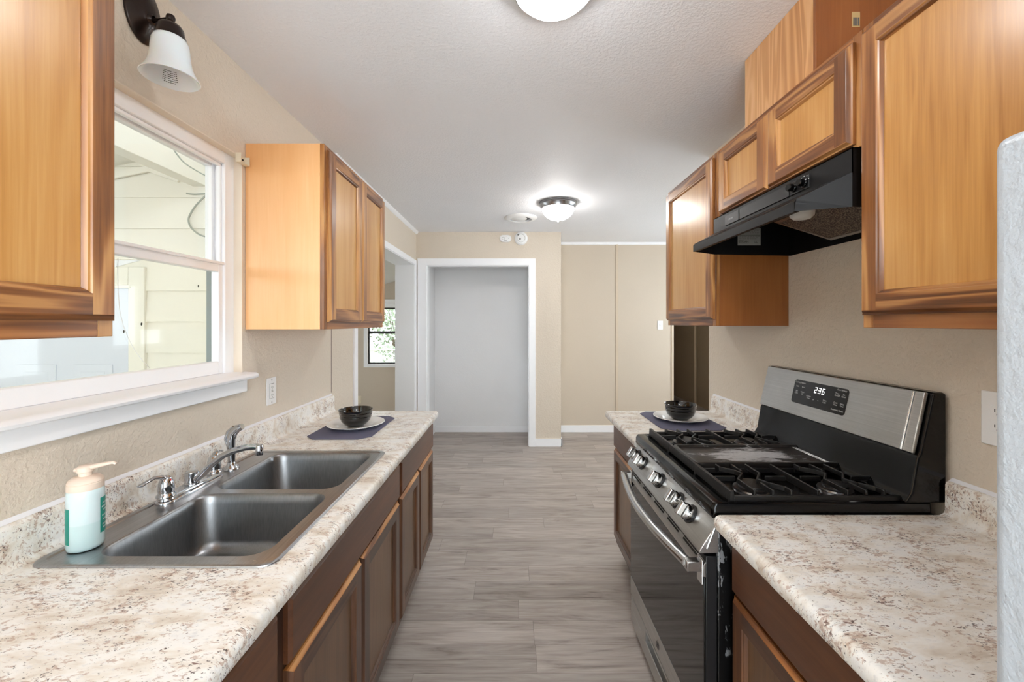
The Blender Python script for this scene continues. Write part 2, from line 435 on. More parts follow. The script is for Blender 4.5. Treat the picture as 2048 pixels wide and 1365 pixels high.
def thing(name, label, cat, loc, group=None):
    o = bpy.data.objects.new(name, None); COL.objects.link(o); o.location = loc; o.empty_display_size = .05
    o['label'] = label; o['category'] = cat
    if group: o['group'] = group
    return o
def tag(o, label, cat, group=None):
    o['label'] = label; o['category'] = cat
    if group: o['group'] = group
    return o
def struct(o, label=None, cat=None):
    o['kind'] = 'structure'
    if label: o['label'] = label; o['category'] = cat
    return o
def rrect(x0, x1, y0, y1, r, n=6):
    pts = []
    for cx, cy, a in ((x1-r, y1-r, 0), (x0+r, y1-r, 90), (x0+r, y0+r, 180), (x1-r, y0+r, 270)):
        for k in range(n+1):
            t = math.radians(a+90*k/n); pts.append((cx+r*math.cos(t), cy+r*math.sin(t)))
    return pts
def text(s, size, o, u, v, mat, parent, name='lettering', align='CENTER', lift=.0004):
    cu = bpy.data.curves.new('txt', 'FONT'); cu.body = s; cu.size = size; cu.align_x = align; cu.align_y = 'CENTER'; cu.resolution_u = 2
    t = bpy.data.objects.new('txt', cu); COL.objects.link(t)
    me = bpy.data.meshes.new_from_object(t.evaluated_get(C.evaluated_depsgraph_get()))
    bpy.data.objects.remove(t)
    b = MB(); b.bm.from_mesh(me); bpy.data.meshes.remove(me)
    u, v, o = Vector(u).normalized(), Vector(v).normalized(), Vector(o); n = u.cross(v)
    for vt in b.bm.verts: vt.co = o+u*vt.co.x+v*vt.co.y+n*lift
    return b.build(name, mat, parent, smooth=False, recalc=False)
def texts(items, u, v, mat, parent, name='lettering', lift=.0004):
    """several short words printed on one part: one mesh"""
    b = MB(); u, v = Vector(u).normalized(), Vector(v).normalized(); n = u.cross(v)
    for s_, size, o in items:
        cu = bpy.data.curves.new('txt', 'FONT'); cu.body = s_; cu.size = size; cu.align_x = 'CENTER'; cu.align_y = 'CENTER'; cu.resolution_u = 2
        t = bpy.data.objects.new('txt', cu); COL.objects.link(t)
        me = bpy.data.meshes.new_from_object(t.evaluated_get(C.evaluated_depsgraph_get()))
        bpy.data.objects.remove(t)
        for vt in me.vertices: vt.co = Vector(o)+u*vt.co.x+v*vt.co.y+n*lift
        b.bm.from_mesh(me); bpy.data.meshes.remove(me)
    return b.build(name, mat, parent, smooth=False, recalc=False)

# ------------------------------------------------------------------ the room
XL, XR, HC, YB, YF = -1.17, 1.28, 2.57, 4.85, 5.48
LT = .215                       # thickness of the left wall
WY0, WY1, WZ0, WZ1 = .28, 1.742, 1.236, 2.188    # kitchen window opening
OY0, OY1, OZ = 3.0, 4.74, 2.168                  # opening to the next room
RY = -1.75

b = MB(); b.box(-1.385, 3.4, RY, 8.5, -.06, 0); b.box(-5, -1.385, 2.95, 6.3, -.06, 0)
fl = struct(b.build('floor', 'floor'))
b = MB(); b.box(XL-LT, 3.4, RY, 8.5, HC, HC+.1)
struct(b.build('ceiling', 'ceil'))

b = MB()
x0, x1 = XL-LT, XL
xo_ = XL-.112
b.box(xo_, x1, RY, WY0, 0, HC); b.box(xo_, x1, WY0, WY1, 0, WZ0); b.box(xo_, x1, WY0, WY1, WZ1, HC); b.box(xo_, x1, WY1, 2.3, 0, HC)
b.box(x0, xo_, RY, WY0-.1, 0, HC); b.box(x0, xo_, WY0-.1, 2.3, 0, WZ0-.06); b.box(x0, xo_, WY0-.1, 2.3, WZ1+.06, HC)
b.box(x0, x1, 2.3, OY0, 0, HC); b.box(x0, x1, OY0, OY1, OZ, HC); b.box(x0, x1, OY1, YB+.1, 0, HC)
struct(b.build('wall_left', 'wall', smooth=False))
# white jamb lining of the opening
b = MB(); b.box(x0-.004, x1+.004, OY1-.012, OY1+.001, 0, OZ); b.box(x0-.004, x1+.004, OY0-.001, OY0+.012, 0, OZ); b.box(x0-.004, x1+.004, OY0, OY1, OZ-.012, OZ+.001)
struct(b.build('trim_1', 'closet', bevel=.002))
b = MB(); b.box(x1-.001, x1+.014, OY0-.055, OY0+.004, 0, OZ+.052); b.box(x1-.001, x1+.014, OY1-.004, OY1+.07, 0, OZ+.052); b.box(x1-.001, x1+.014, OY0+.004, OY1-.004, OZ-.004, OZ+.052)
struct(b.build('trim_2', 'trim', bevel=.003))
# crown strip along the left wall, past the wall seam
b = MB(); b.prism([(XL-.001, HC-.001), (XL+.03, HC-.001), (XL+.012, HC-.028), (XL-.001, HC-.032)], 2.60, YB)
struct(b.build('trim_3', 'trim'))
b = MB(); b.box(XL-.002, XL+.0012, 2.590, 2.5935, 1.03, 1.449)
struct(b.build('trim_4', 'black_seam'))
b = MB(); b.box(XL-.001, XL+.012, 2.61, OY0-.055, 0, .09)
struct(b.build('baseboard_left', 'trim', bevel=.003))

# back partition with the cased closet opening
CX0, CX1, CZ = -1.048, .183, 2.17
b = MB(); b.box(XL, CX0, YB, YB+.1, 0, HC); b.box(CX1, .563, YB, YB+.1, 0, HC); b.box(CX0, CX1, YB, YB+.1, CZ, HC); b.box(.463, .563, YB+.1, YF, 0, HC)
struct(b.build('wall_back', 'wall', smooth=False))
b = MB(); b.box(-1.2, CX0-.02, YB+.1, YF, 0, HC); b.box(CX1+.02, .463, YB+.1, YF, 0, HC); b.box(-1.2, .463, YF, YF+.08, 0, HC)
struct(b.build('wall_closet', 'closet', smooth=False))
b = MB(); b.box(CX0-.105, CX0+.003, YB-.018, YB+.001, 0, CZ+.078); b.box(CX1-.003, CX1+.072, YB-.018, YB+.001, 0, CZ+.078); b.box(CX0+.003, CX1-.003, YB-.018, YB+.001, CZ-.003, CZ+.078)
b.box(CX0-.1, CX0-.09, YB-.022, YB-.0182, 0, CZ+.06); b.box(CX0-.001, CX0+.012, YB+.0012, YB+.104, 0, CZ); b.box(CX1-.012, CX1+.001, YB+.0012, YB+.104, 0, CZ); b.box(CX0+.012, CX1-.012, YB+.0012, YB+.104, CZ-.012, CZ+.001)
struct(b.build('trim_5', 'trim', bevel=.004))
b = MB(); b.box(CX0-.02, CX1+.02, YF-.012, YF+.001, 0, .085)
struct(b.build('baseboard_closet', 'trim', bevel=.003))
b = MB(); b.box(CX1+.072, .577, YB-.014, YB+.001, 0, .092); b.box(.562, .577, YB-.014, YF, 0, .092)
struct(b.build('baseboard_back', 'trim', bevel=.003))

# far wall of the side room, doorway to the hall
HX = 2.155
b = MB(); b.box(.563, HX, YF, YF+.1, 0, HC); b.box(HX, 3.1, YF, YF+.1, 2.15, HC); b.box(3.1, 3.4, YF, YF+.1, 0, HC)
struct(b.build('wall_far', 'panelwall', smooth=False))
b = MB(); b.box(1.378, 1.408, YF-.008, YF+.001, .09, HC-.03)
struct(b.build('trim_6', 'halltrim', bevel=.002))
b = MB(); b.box(HX-.028, HX+.003, YF-.012, YF+.104, 0, 2.15)
struct(b.build('trim_7', 'halltrim', bevel=.003))
b = MB(); b.prism([(YF+.001, HC-.001), (YF-.02, HC-.001), (YF-.01, HC-.03), (YF+.001, HC-.034)], .563, 3.4, 'yz')
struct(b.build('trim_8', 'trim'))
b = MB(); b.box(.577, HX-.03, YF-.013, YF+.001, 0, .094)
struct(b.build('baseboard_far', 'trim', bevel=.003))
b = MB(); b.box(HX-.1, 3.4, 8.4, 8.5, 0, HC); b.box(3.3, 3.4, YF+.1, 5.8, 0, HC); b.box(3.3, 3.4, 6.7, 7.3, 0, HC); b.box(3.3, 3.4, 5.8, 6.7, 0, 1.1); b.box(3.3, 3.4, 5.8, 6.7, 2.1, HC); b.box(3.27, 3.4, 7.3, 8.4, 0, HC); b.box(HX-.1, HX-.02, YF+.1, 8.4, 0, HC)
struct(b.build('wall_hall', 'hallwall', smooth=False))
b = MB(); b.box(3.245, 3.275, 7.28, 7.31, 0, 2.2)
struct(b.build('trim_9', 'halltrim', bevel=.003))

b = MB(); b.box(XR, XR+.12, RY, 2.66, 0, HC); b.box(XR+.12, 3.4, 2.58, 2.66, 0, HC); b.box(3.3, 3.4, 2.66, 3.1, 0, HC); b.box(3.3, 3.4, 5.0, YF, 0, HC); b.box(3.3, 3.4, 3.1, 5.0, 0, .8); b.box(3.3, 3.4, 3.1, 5.0, 2.2, HC)
struct(b.build('wall_right', 'wall', smooth=False))
# rear wall behind the viewpoint: unseen glazed patio opening added to let daylight in
b = MB(); b.box(XL-LT, -1.08, RY-.1, RY, 0, HC); b.box(1.15, XR+.12, RY-.1, RY, 0, HC); b.box(-1.08, 1.15, RY-.1, RY, 2.3, HC)
struct(b.build('wall_rear', 'wall', smooth=False))
b = MB()
for xa, xb_ in ((-1.08, -1.02), (.005, .065), (1.09, 1.15)): b.box(xa, xb_, RY-.08, RY-.02, 0, 2.3)
b.box(-1.08, 1.15, RY-.08, RY-.02, 0, .06); b.box(-1.08, 1.15, RY-.08, RY-.02, 2.24, 2.3)
d1 = struct(b.build('door_rear_added', 'vinyl', bevel=.004))  # patio door frame, added with its opening as a daylight source
b = MB(); b.box(-1.02, .005, RY-.053, RY-.047, .06, 2.24); b.box(.065, 1.09, RY-.053, RY-.047, .06, 2.24)
b.build('door_glass', 'glass', d1, smooth=False)

# next room on the left: sloped ceiling, far wall with a window
LY = 6.2
LZ = lambda x: 2.048+.27*(x+2.074)
b = MB(); b.prism([(-5, LZ(-5)), (XL-LT, LZ(XL-LT)), (XL-LT, LZ(XL-LT)+.1), (-5, LZ(-5)+.1)], 2.8, LY+.1)
struct(b.build('ceiling_living', 'ceil', smooth=False))
LX0, LX1, LB, LTp = -2.24, -1.5, .85, 1.77
b = MB(); b.box(-5, LX0, LY, LY+.1, 0, 2.6); b.box(LX1, -1.2, LY, LY+.1, 0, 2.6); b.box(LX0, LX1, LY, LY+.1, 0, LB); b.box(LX0, LX1, LY, LY+.1, LTp, 2.6); b.box(-5.1, -5, 2.8, 3.2, 0, 2.6); b.box(-5.1, -5, 5.9, LY+.1, 0, 2.6); b.box(-5.1, -5, 3.2, 5.9, 0, .5); b.box(-1.385, -1.2, 4.95, LY, 0, HC)
struct(b.build('wall_living', 'panelwall', smooth=False))
b = MB(); b.box(LX0-.055, LX0, LY-.02, LY+.001, LB-.05, LTp+.07); b.box(LX1, LX1+.055, LY-.02, LY+.001, LB-.05, LTp+.07); b.box(LX0, LX1, LY-.02, LY+.001, LB-.05, LB); b.box(LX0, LX1, LY-.02, LY+.001, LTp, LTp+.07); b.box(LX0, LX1, LY-.01, LY+.04, LTp-.055, LTp)
w2 = struct(b.build('window_2', 'trim', bevel=.003))
b = MB(); zm = 1.332
for za, zb in ((LB, LB+.022), (zm-.02, zm+.02), (LTp-.08, LTp-.055)): b.box(LX0, LX1, LY+.02, LY+.05, za, zb)
b.box(LX0, LX0+.022, LY+.02, LY+.05, LB, LTp-.055); b.box(LX1-.022, LX1, LY+.02, LY+.05, LB, LTp-.055)
b.build('sash', 'bronze_frame', w2, bevel=.002)
b = MB(); b.box(LX0+.02, LX1-.02, LY+.033, LY+.037, LB, LTp-.055)
b.build('glass_pane', 'glass', w2, smooth=False)

def added_side_window(name, x0_, x1_, y0_, y1_, z0_, z1_):  # unseen window, added to bring daylight into its room
    b = MB(); ym = (y0_+y1_)/2
    for ya_, yb_ in ((y0_, y0_+.05), (ym-.03, ym+.03), (y1_-.05, y1_)): b.box(x0_, x1_, ya_, yb_, z0_, z1_)
    b.box(x0_, x1_, y0_, y1_, z0_, z0_+.05); b.box(x0_, x1_, y0_, y1_, z1_-.05, z1_)
    o = struct(b.build(name, 'vinyl', bevel=.003)); xm_ = (x0_+x1_)/2
    b = MB(); b.box(xm_-.002, xm_+.002, y0_+.05, ym-.03, z0_+.05, z1_-.05); b.box(xm_-.002, xm_+.002, ym+.03, y1_-.05, z0_+.05, z1_-.05)
    b.build('glass_pane', 'glass', o, smooth=False)
added_side_window('added_window_living', -5.07, -5.03, 3.2, 5.9, .5, 1.255)  # added out of view to brighten the next room
added_side_window('added_window_hall', 3.33, 3.37, 5.8, 6.7, 1.1, 2.1)  # added out of view to lift the dark hall
added_side_window('added_window_side_room', 3.33, 3.37, 3.1, 5.0, .8, 2.2)  # added out of view for daylight in the side room

# ------------------------------------------------------------------ kitchen window
fx0, fx1 = XL-.11, XL-.034
b = MB()
b.box(fx0, fx1, WY1-.055, WY1, WZ0, WZ1); b.box(fx0, fx1, WY0, WY0+.055, WZ0, WZ1); b.box(fx0, fx1, WY0+.055, WY1-.055, WZ1-.05, WZ1); b.box(fx0, fx1, WY0+.055, WY1-.055, WZ0, WZ0+.03)
b.box(fx1-.03, fx1-.012, WY1-.066, WY1-.055, WZ0+.03, WZ1-.05); b.box(fx1-.03, fx1-.012, WY0+.055, WY1-.055, WZ1-.062, WZ1-.05)
w1 = struct(b.build('window_1', 'vinyl', bevel=.003))
ya, yb = WY0+.055, WY1-.055
def sash(name, xa, xb_, za, zb, bot, top, side, dirty):
    b = MB(); b.box(xa, xb_, ya, ya+side, za, zb); b.box(xa, xb_, yb-side, yb, za, zb)
    b.box(xa, xb_, ya+side, yb-side, za, za+bot); b.box(xa, xb_, ya+side, yb-side, zb-top, zb)
    s_ = b.build(name, 'vinyl', w1, bevel=.003)
    b = MB(); xm = (xa+xb_)/2; b.box(xm-.002, xm+.002, ya+side, yb-side, za+bot, zb-top)
    b.build('glass_pane', 'glass_dirty' if dirty else 'glass', s_, smooth=False)
    return s_
up = sash('upper_sash', fx0+.004, fx0+.034, 1.70, WZ1-.05, .03, .016, .016, False)
lo = sash('lower_sash', fx0+.036, fx0+.068, WZ0+.03, 1.727, .052, .042, .024, True)
b = MB(); b.box(fx0+.06, fx0+.078, ya+.005, yb-.004, 1.716, 1.727); b.build('sash_lip', 'vinyl', lo, bevel=.002)
b = MB(); b.box(fx0+.001, fx0+.035, yb-.003, yb+.0005, WZ0+.031, 1.699); b.build('screen_track', 'track', w1, smooth=False)
# crack in the lower pane
xm = fx0+.0545
cr = [P(px, py, X=xm) for px, py in ((236, 516), (235, 545), (236, 580), (239, 620), (246, 650), (256, 676), (270, 702), (285, 722), (299, 736))]
b = MB(); b.tube(cr, .0009, 5); b.build('crack', 'print_white', lo)
# painted returns of the opening
b = MB(); b.box(XL-.034, XL+.002, WY1-.003, WY1+.001, WZ0, WZ1); b.box(XL-.034, XL+.002, WY0, WY1, WZ1-.003, WZ1+.001)
struct(b.build('trim_10', 'reveal', smooth=False))
# stool and apron
b = MB(); b.prism([(XL-.05, 1.236), (XL+.05, 1.236), (XL+.058, 1.240), (XL+.061, 1.248), (XL+.058, 1.256), (XL+.048, 1.262), (XL-.05, 1.266)], WY0-.05, WY1+.02)
struct(b.build('trim_11', 'trim'))
b = MB(); b.box(XL-.001, XL+.02, WY0-.05, WY1+.006, 1.180, 1.238)
struct(b.build('trim_12', 'trim', bevel=.003))
# curtain rod bracket at the window corner
t = thing('curtain_bracket', 'small ivory curtain rod bracket at upper corner of the kitchen window', 'bracket', (XL+.01, 1.735, 2.165))
b = MB(); y0_, y1_ = 1.70, 1.757
b.box(XL+.0005, XL+.003, y0_, y1_, 2.155, 2.192); b.box(XL+.003, XL+.024, y0_, y0_+.003, 2.155, 2.192); b.box(XL+.003, XL+.024, y1_-.003, y1_, 2.155, 2.192); b.box(XL+.003, XL+.024, y0_, y1_, 2.153, 2.156)
b.build('cup', 'ivory_pl', t, bevel=.001)
b = MB(); b.lathe([(0, .003), (.004, .003), (.004, 0)], (XL+.0035, 1.74, 2.176), (1, 0, 0), 12); b.lathe([(0, .003), (.003, .003), (.003, 0)], (XL+.0035, 1.722, 2.174), (1, 0, 0), 12)
b.build('screw', 'slot', t)

# ------------------------------------------------------------------ porch outside the window
PY = 2.8
b = MB(); b.box(-8, XL-LT, -4, PY, -.42, -.36)
struct(b.build('floor_porch', 'concrete'))
b = MB(); zz = -.36
lap = .214
for k in range(15):
    z0_ = .22-2*.214-.02+lap*k
    for xa, xb_ in ((-2.53, XL-LT), (-5, -3.68)):
        b.prism([(PY-.004, z0_+lap), (PY-.018, z0_), (PY+.02, z0_), (PY+.02, z0_+lap)], xa, xb_, 'yz')
    if z0_ > 1.80: b.prism([(PY-.004, z0_+lap), (PY-.018, z0_), (PY+.02, z0_), (PY+.02, z0_+lap)], -3.68, -2.53, 'yz')
b.box(-5, XL-LT, PY+.005, PY+.15, -.36, 2.8); b.box(-5.1, -5, -3, PY, -.36, 1.78); b.box(-5, XL-LT, -3.1, -3, -.36, 1.75)  # includes unseen outer and end walls added to cut the porch daylight
struct(b.build('wall_porch', 'siding', smooth=False))
b = MB(); b.box(-2.64, -2.53, PY-.03, PY, -.3, 1.86); b.box(-3.68, -3.56, PY-.03, PY, -.3, 1.86); b.box(-3.56, -2.64, PY-.03, PY, 1.735, 1.86)
b.box(-3.58, -2.62, PY-.04, PY, 1.715, 1.735)
struct(b.build('trim_13', 'siding', bevel=.004))
b = MB(); b.box(-3.56, -2.64, PY-.012, PY+.004, -.28, 1.715)
d2 = struct(b.build('door_2', 'blue_door', bevel=.003))
for xa in (-3.42, -3.03):
    b = MB()
    for i, (e, h_) in enumerate(((0, .006), (.02, .003), (.05, .008))):
        b.box(xa+e, xa+.27-e, PY-.012-h_, PY-.011, .42+e, 1.19-e)
    b.build('door_panel', 'blue_door', d2, bevel=.003)
PZ = lambda x: 2.60+.20*(x+2.51)
b = MB(); b.prism([(-5.2, PZ(-5.2)), (XL-LT, PZ(XL-LT)), (XL-LT, PZ(XL-LT)+.05), (-5.2, PZ(-5.2)+.05)], -3, PY)
for yk in (2.2, 1.65, 1.1, .55, 0): b.prism([(-5.2, PZ(-5.2)-.035), (XL-LT, PZ(XL-LT)-.035), (XL-LT, PZ(XL-LT)), (-5.2, PZ(-5.2))], yk-.02, yk+.02)
struct(b.build('ceiling_porch', 'porch_paint', smooth=False))
b = MB(); b.box(-2.21, -2.11, -1, PY-.01, 2.415, PZ(-2.21)-.036)
struct(b.build('beam_porch', 'porch_paint', bevel=.004), 'painted beam under the porch ceiling', 'beam')
b = MB(); b.prism([(-5, PZ(-5)-.09), (-2.5, PZ(-2.5)-.09), (-2.30, 2.44), (-2.28, 2.47), (-2.5, PZ(-2.5)-.05), (-5, PZ(-5)-.05)], PY-.035, PY-.02)
struct(b.build('trim_14', 'siding', smooth=False))
def cable(pts, lab, X=None, Y=None, r=.004):
    p = [P(px, py, Y=Y) for px, py in pts]
    q = []
    for i in range(len(p)-1):
        a0 = p[max(i-1, 0)]; a1 = p[i]; a2 = p[i+1]; a3 = p[min(i+2, len(p)-1)]
        for k in range(5):
            t_ = k/5; q.append(.5*((2*a1)+(a2-a0)*t_+(2*a0-5*a1+4*a2-a3)*t_**2+(3*a1-a0-3*a2+a3)*t_**3))
    q.append(p[-1])
    b = MB(); b.tube(q, r, 6); return tag(b.build('cable', 'cable'), lab, 'cable')
cable(((412, 391), (393, 410), (380, 430), (377, 442), (382, 455), (396, 468), (412, 474), (425, 476)), 'grey cable looped against the pale porch siding', Y=2.765, r=.0055)
cable(((373, 387), (388, 389), (405, 388), (425, 387)), 'short straight grey cable above the looped one', Y=2.77, r=.005)
cable(((346, 294), (352, 306), (368, 325), (390, 340), (412, 352), (430, 360)), 'thin cable drooping below the porch ceiling', Y=2.3, r=.004)

# ------------------------------------------------------------------ yard beyond the living-room window
b = MB(); b.box(-14, 10, 6.5, 30, -.42, -.36)
struct(b.build('ground', 'lawn'))
FY = 10
t = thing('chain_link_fence', 'wire mesh fence across the yard outside the far window', 'fence', (-3.3, FY, -.36))
b = MB(); top = .82
for k in range(70):
    xk = -5.8+.06*k
    b.tube([(xk, FY, -.3), (xk+1.12, FY, top)], .004, 4, caps=False); b.tube([(xk+1.12, FY+.006, -.3), (xk, FY+.006, top)], .004, 4, caps=False)
b.build('mesh', 'wire', t, recalc=False)
b = MB(); b.tube([(-5.8, FY+.003, top), (-.6, FY+.003, top)], .02, 8); b.build('top_rail', 'wire', t)
for xk in (-5.0, -3.9, -2.4): b = MB(); b.tube([(xk, FY+.03, -.36), (xk, FY+.03, top+.05)], .025, 8); b.build('post', 'wire', t)
def shrub(x, y, h, r, lab):
    t = thing('shrub', lab, 'shrub', (x, y, -.36))
    b = MB()
    for k in range(5):
        a = 2*PI*k/5; b.tube([(x, y, -.36), (x+.12*math.cos(a), y+.12*math.sin(a), h*.35), (x+.4*r*math.cos(a), y+.4*r*math.sin(a), h*.8)], [.03, .02, .008], 6)
    b.build('stem', 'bark', t)
    b = MB()
    for k in range(1500):
        u = random.random()**.4; th = random.random()*2*PI; ph = math.acos(2*random.random()-1)
        c = Vector((x+r*u*math.sin(ph)*math.cos(th), y+r*u*math.sin(ph)*math.sin(th), h*.55+h*.5*u*math.cos(ph)))
        e = Vector((random.gauss(0, 1), random.gauss(0, 1), random.gauss(0, 1))).normalized()*.07; g = e.orthogonal().normalized()*.035
        b.quad([c-e, c+g, c+e, c-g])
    b.build('foliage', 'leaf', t, smooth=False, recalc=False)
shrub(-3.45, 11.9, 3.2, .85, 'leafy pale green shrub seen through the window of the next room')

# ------------------------------------------------------------------ cabinet builders
def door(parent, xb_, d, y0, y1, z0, z1, style, sw=.052, edge=True, th=.019):
    """frame-and-panel door; xb_ back plane, d=+1 faces +X, -1 faces -X"""
    pan, fv, fh, ed = style
    b = MB(); bm = b.bm
    def pt(y, z, h): return (xb_+d*h, y, z)
    def ring(i, h): return [pt(y0+i, z0+i, h), pt(y1-i, z0+i, h), pt(y1-i, z1-i, h), pt(y0+i, z1-i, h)]
    prof = [(0, 0), (0, th*.45), (.004, th*.55), (.010, th*.97), (.012, th)]
    R = [ring(i, h) for i, h in prof]
    for a, c in zip(R, R[1:]):
        for k in range(4):
            b.quad([a[k], a[(k+1) % 4], c[(k+1) % 4], c[k]], 2 if (edge and k == 2) else (1 if k % 2 == 0 else 0))
    e = .012
    ya_, yb_ = y0+e, y1-e; za, zb = z0+e, z1-e; i0 = sw
    for q, mi in (([(ya_, za), (y0+i0, za), (y0+i0, zb), (ya_, zb)], 0), ([(y1-i0, za), (yb_, za), (yb_, zb), (y1-i0, zb)], 0),
                  ([(y0+i0, za), (y1-i0, za), (y1-i0, z0+i0), (y0+i0, z0+i0)], 1), ([(y0+i0, z1-i0), (y1-i0, z1-i0), (y1-i0, zb), (y0+i0, zb)], 1)):
        b.quad([pt(y, z, th) for y, z in q], mi)
    prof = [(sw, th), (sw+.002, th-.003), (sw+.006, th-.004), (sw+.010, th-.010), (sw+.011, th-.012)]
    R = [ring(i, h) for i, h in prof]
    for a, c in zip(R, R[1:]):
        for k in range(4): b.quad([a[k], a[(k+1) % 4], c[(k+1) % 4], c[k]], 1 if k % 2 == 0 else 0)
    bmesh.ops.remove_doubles(bm, verts=bm.verts[:], dist=1e-5)
    dr = b.build('door', [fv, fh, ed], parent, smooth=False)
    b = MB(); i = sw+.0105
    x_a = xb_+d*(th-.0125); x_b = xb_+d*(th-.017)
    b.box(x_a, x_b, y0+i-.002, y1-i+.002, z0+i-.002, z1-i+.002)
    b.build('door_panel', pan, dr, smooth=False)
    return dr
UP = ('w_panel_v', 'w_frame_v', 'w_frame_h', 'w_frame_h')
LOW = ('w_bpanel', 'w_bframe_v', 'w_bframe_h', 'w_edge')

def upper(name, label, d, wall, face, y0, y1, z0, z1, doors, group='wall cabinets', rail=.03, stile=.03, top=True, end='w_end'):
    """wall cabinet box with face frame; face = front plane of the face frame"""
    t = thing(name, label, 'wall cabinet', ((wall+face)/2, (y0+y1)/2, z0), group)
    fb = face-d*.019                     # back of the face frame
    b = MB(); wx = wall+d*.001
    b.box(wx, fb, y0, y0+.012, z0, z1); b.box(wx, fb, y1-.012, y1, z0, z1)
    b.box(wx, fb, y0+.012, y1-.012, z0+.018, z0+.03); b.box(wx, fb, y0+.012, y1-.012, z1-.014, z1-.002); b.box(wx, wx+d*.006, y0+.012, y1-.012, z0+.03, z1-.014)
    b.build('carcass', end, t, bevel=.001)
    b = MB()
    b.box(fb, face, y0, y0+stile, z0, z1, 0); b.box(fb, face, y1-stile, y1, z0, z1, 0)
    b.box(fb, face, y0+stile, y1-stile, z0, z0+rail+.012, 1); b.box(fb, face, y0+stile, y1-stile, z1-rail-.012, z1, 1)
    for (ya_, yb_, _, _), (yc, yd, _, _) in zip(doors, doors[1:]): b.box(fb, face, yb_-.018, yc+.018, z0+rail+.012, z1-rail-.012, 0)
    b.build('face_frame', ['w_frame_v', 'w_under'], t, bevel=.0015)
    for (ya_, yb_, za, zb) in doors: door(t, face+d*.0006, d, ya_, yb_, za, zb, UP)
    return t

LF, RF = -.826, .94
upper('wall_cabinet', 'stained wood wall cabinet with one visible door nearest on the left, beside wall sconce', 1, XL, LF, .36, .834, 1.447, 2.257, [(.372, .828, 1.479, 2.238)])
upper('wall_cabinet', 'two-door wood wall cabinet with pale end panel right of the kitchen window', 1, XL, LF, 1.762, 2.55, 1.447, 2.257, [(1.785, 2.163, 1.479, 2.238), (2.167, 2.535, 1.479, 2.238)])
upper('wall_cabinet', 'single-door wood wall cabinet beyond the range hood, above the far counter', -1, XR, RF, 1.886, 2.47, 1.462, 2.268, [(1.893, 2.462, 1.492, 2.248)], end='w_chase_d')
upper('wall_cabinet', 'short two-door wood wall cabinet directly above the black range hood', -1, XR, RF, 1.094, 1.884, 1.955, 2.268, [(1.113, 1.478, 1.966, 2.246), (1.484, 1.832, 1.966, 2.246)])
upper('wall_cabinet', 'large wood wall cabinet nearest on the right, between range hood and refrigerator', -1, XR, RF, .478, 1.090, 1.462, 2.268, [(.488, 1.083, 1.496, 2.248)])

# duct chase on top of the hood cabinet
t = thing('duct_chase', 'birch plywood duct box between hood cabinet and ceiling', 'duct cover', (1.12, 1.49, 2.268))
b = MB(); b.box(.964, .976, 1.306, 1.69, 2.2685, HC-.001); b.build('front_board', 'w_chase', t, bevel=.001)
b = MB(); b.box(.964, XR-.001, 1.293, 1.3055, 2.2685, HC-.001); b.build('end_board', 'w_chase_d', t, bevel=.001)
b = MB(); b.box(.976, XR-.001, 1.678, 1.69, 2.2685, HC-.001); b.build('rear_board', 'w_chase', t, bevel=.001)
b = MB(); b.box(1.078, 1.104, 1.2921, 1.2929, 2.42, 2.468)
k = b.build('sticker', 'paper', t, smooth=False)
b = MB()
for i in range(7): b.box(1.082+.003*i, 1.0835+.003*i+.001*(i % 2), 1.2914, 1.292, 2.424, 2.45)
b.build('sticker_print', 'print_grey', k, smooth=False)

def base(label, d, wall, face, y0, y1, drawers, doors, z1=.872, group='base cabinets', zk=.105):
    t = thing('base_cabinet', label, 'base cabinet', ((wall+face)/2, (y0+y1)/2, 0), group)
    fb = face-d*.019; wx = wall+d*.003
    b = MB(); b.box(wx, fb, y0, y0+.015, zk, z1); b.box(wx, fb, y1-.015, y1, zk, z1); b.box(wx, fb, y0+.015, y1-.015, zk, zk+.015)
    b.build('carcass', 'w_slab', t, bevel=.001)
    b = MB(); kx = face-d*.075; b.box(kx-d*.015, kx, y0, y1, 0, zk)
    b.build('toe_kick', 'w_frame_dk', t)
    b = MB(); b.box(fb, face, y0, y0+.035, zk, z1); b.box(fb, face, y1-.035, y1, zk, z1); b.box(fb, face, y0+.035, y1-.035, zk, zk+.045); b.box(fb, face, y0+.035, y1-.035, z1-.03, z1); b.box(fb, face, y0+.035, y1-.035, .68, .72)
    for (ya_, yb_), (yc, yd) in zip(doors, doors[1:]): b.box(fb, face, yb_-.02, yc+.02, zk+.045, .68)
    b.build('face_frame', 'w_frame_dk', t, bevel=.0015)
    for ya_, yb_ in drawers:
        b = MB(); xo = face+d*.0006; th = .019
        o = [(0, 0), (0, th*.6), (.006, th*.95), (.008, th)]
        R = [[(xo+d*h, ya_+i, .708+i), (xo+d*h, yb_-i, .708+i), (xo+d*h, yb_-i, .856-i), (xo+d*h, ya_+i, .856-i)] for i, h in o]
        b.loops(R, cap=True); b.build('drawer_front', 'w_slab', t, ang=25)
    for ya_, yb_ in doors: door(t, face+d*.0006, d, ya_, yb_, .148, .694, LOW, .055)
    return t
BF = -.519
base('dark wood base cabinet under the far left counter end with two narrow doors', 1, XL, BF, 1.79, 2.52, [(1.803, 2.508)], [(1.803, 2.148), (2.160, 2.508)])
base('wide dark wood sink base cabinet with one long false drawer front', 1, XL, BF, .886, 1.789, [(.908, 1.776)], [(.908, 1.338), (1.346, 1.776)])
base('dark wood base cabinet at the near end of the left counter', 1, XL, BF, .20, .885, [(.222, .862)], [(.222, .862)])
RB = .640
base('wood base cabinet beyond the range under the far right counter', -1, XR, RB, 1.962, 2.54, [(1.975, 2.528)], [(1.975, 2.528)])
base('dark wood base cabinet between the range and the refrigerator', -1, XR, RB, .475, 1.172, [(.49, 1.16)], [(.49, 1.16)])

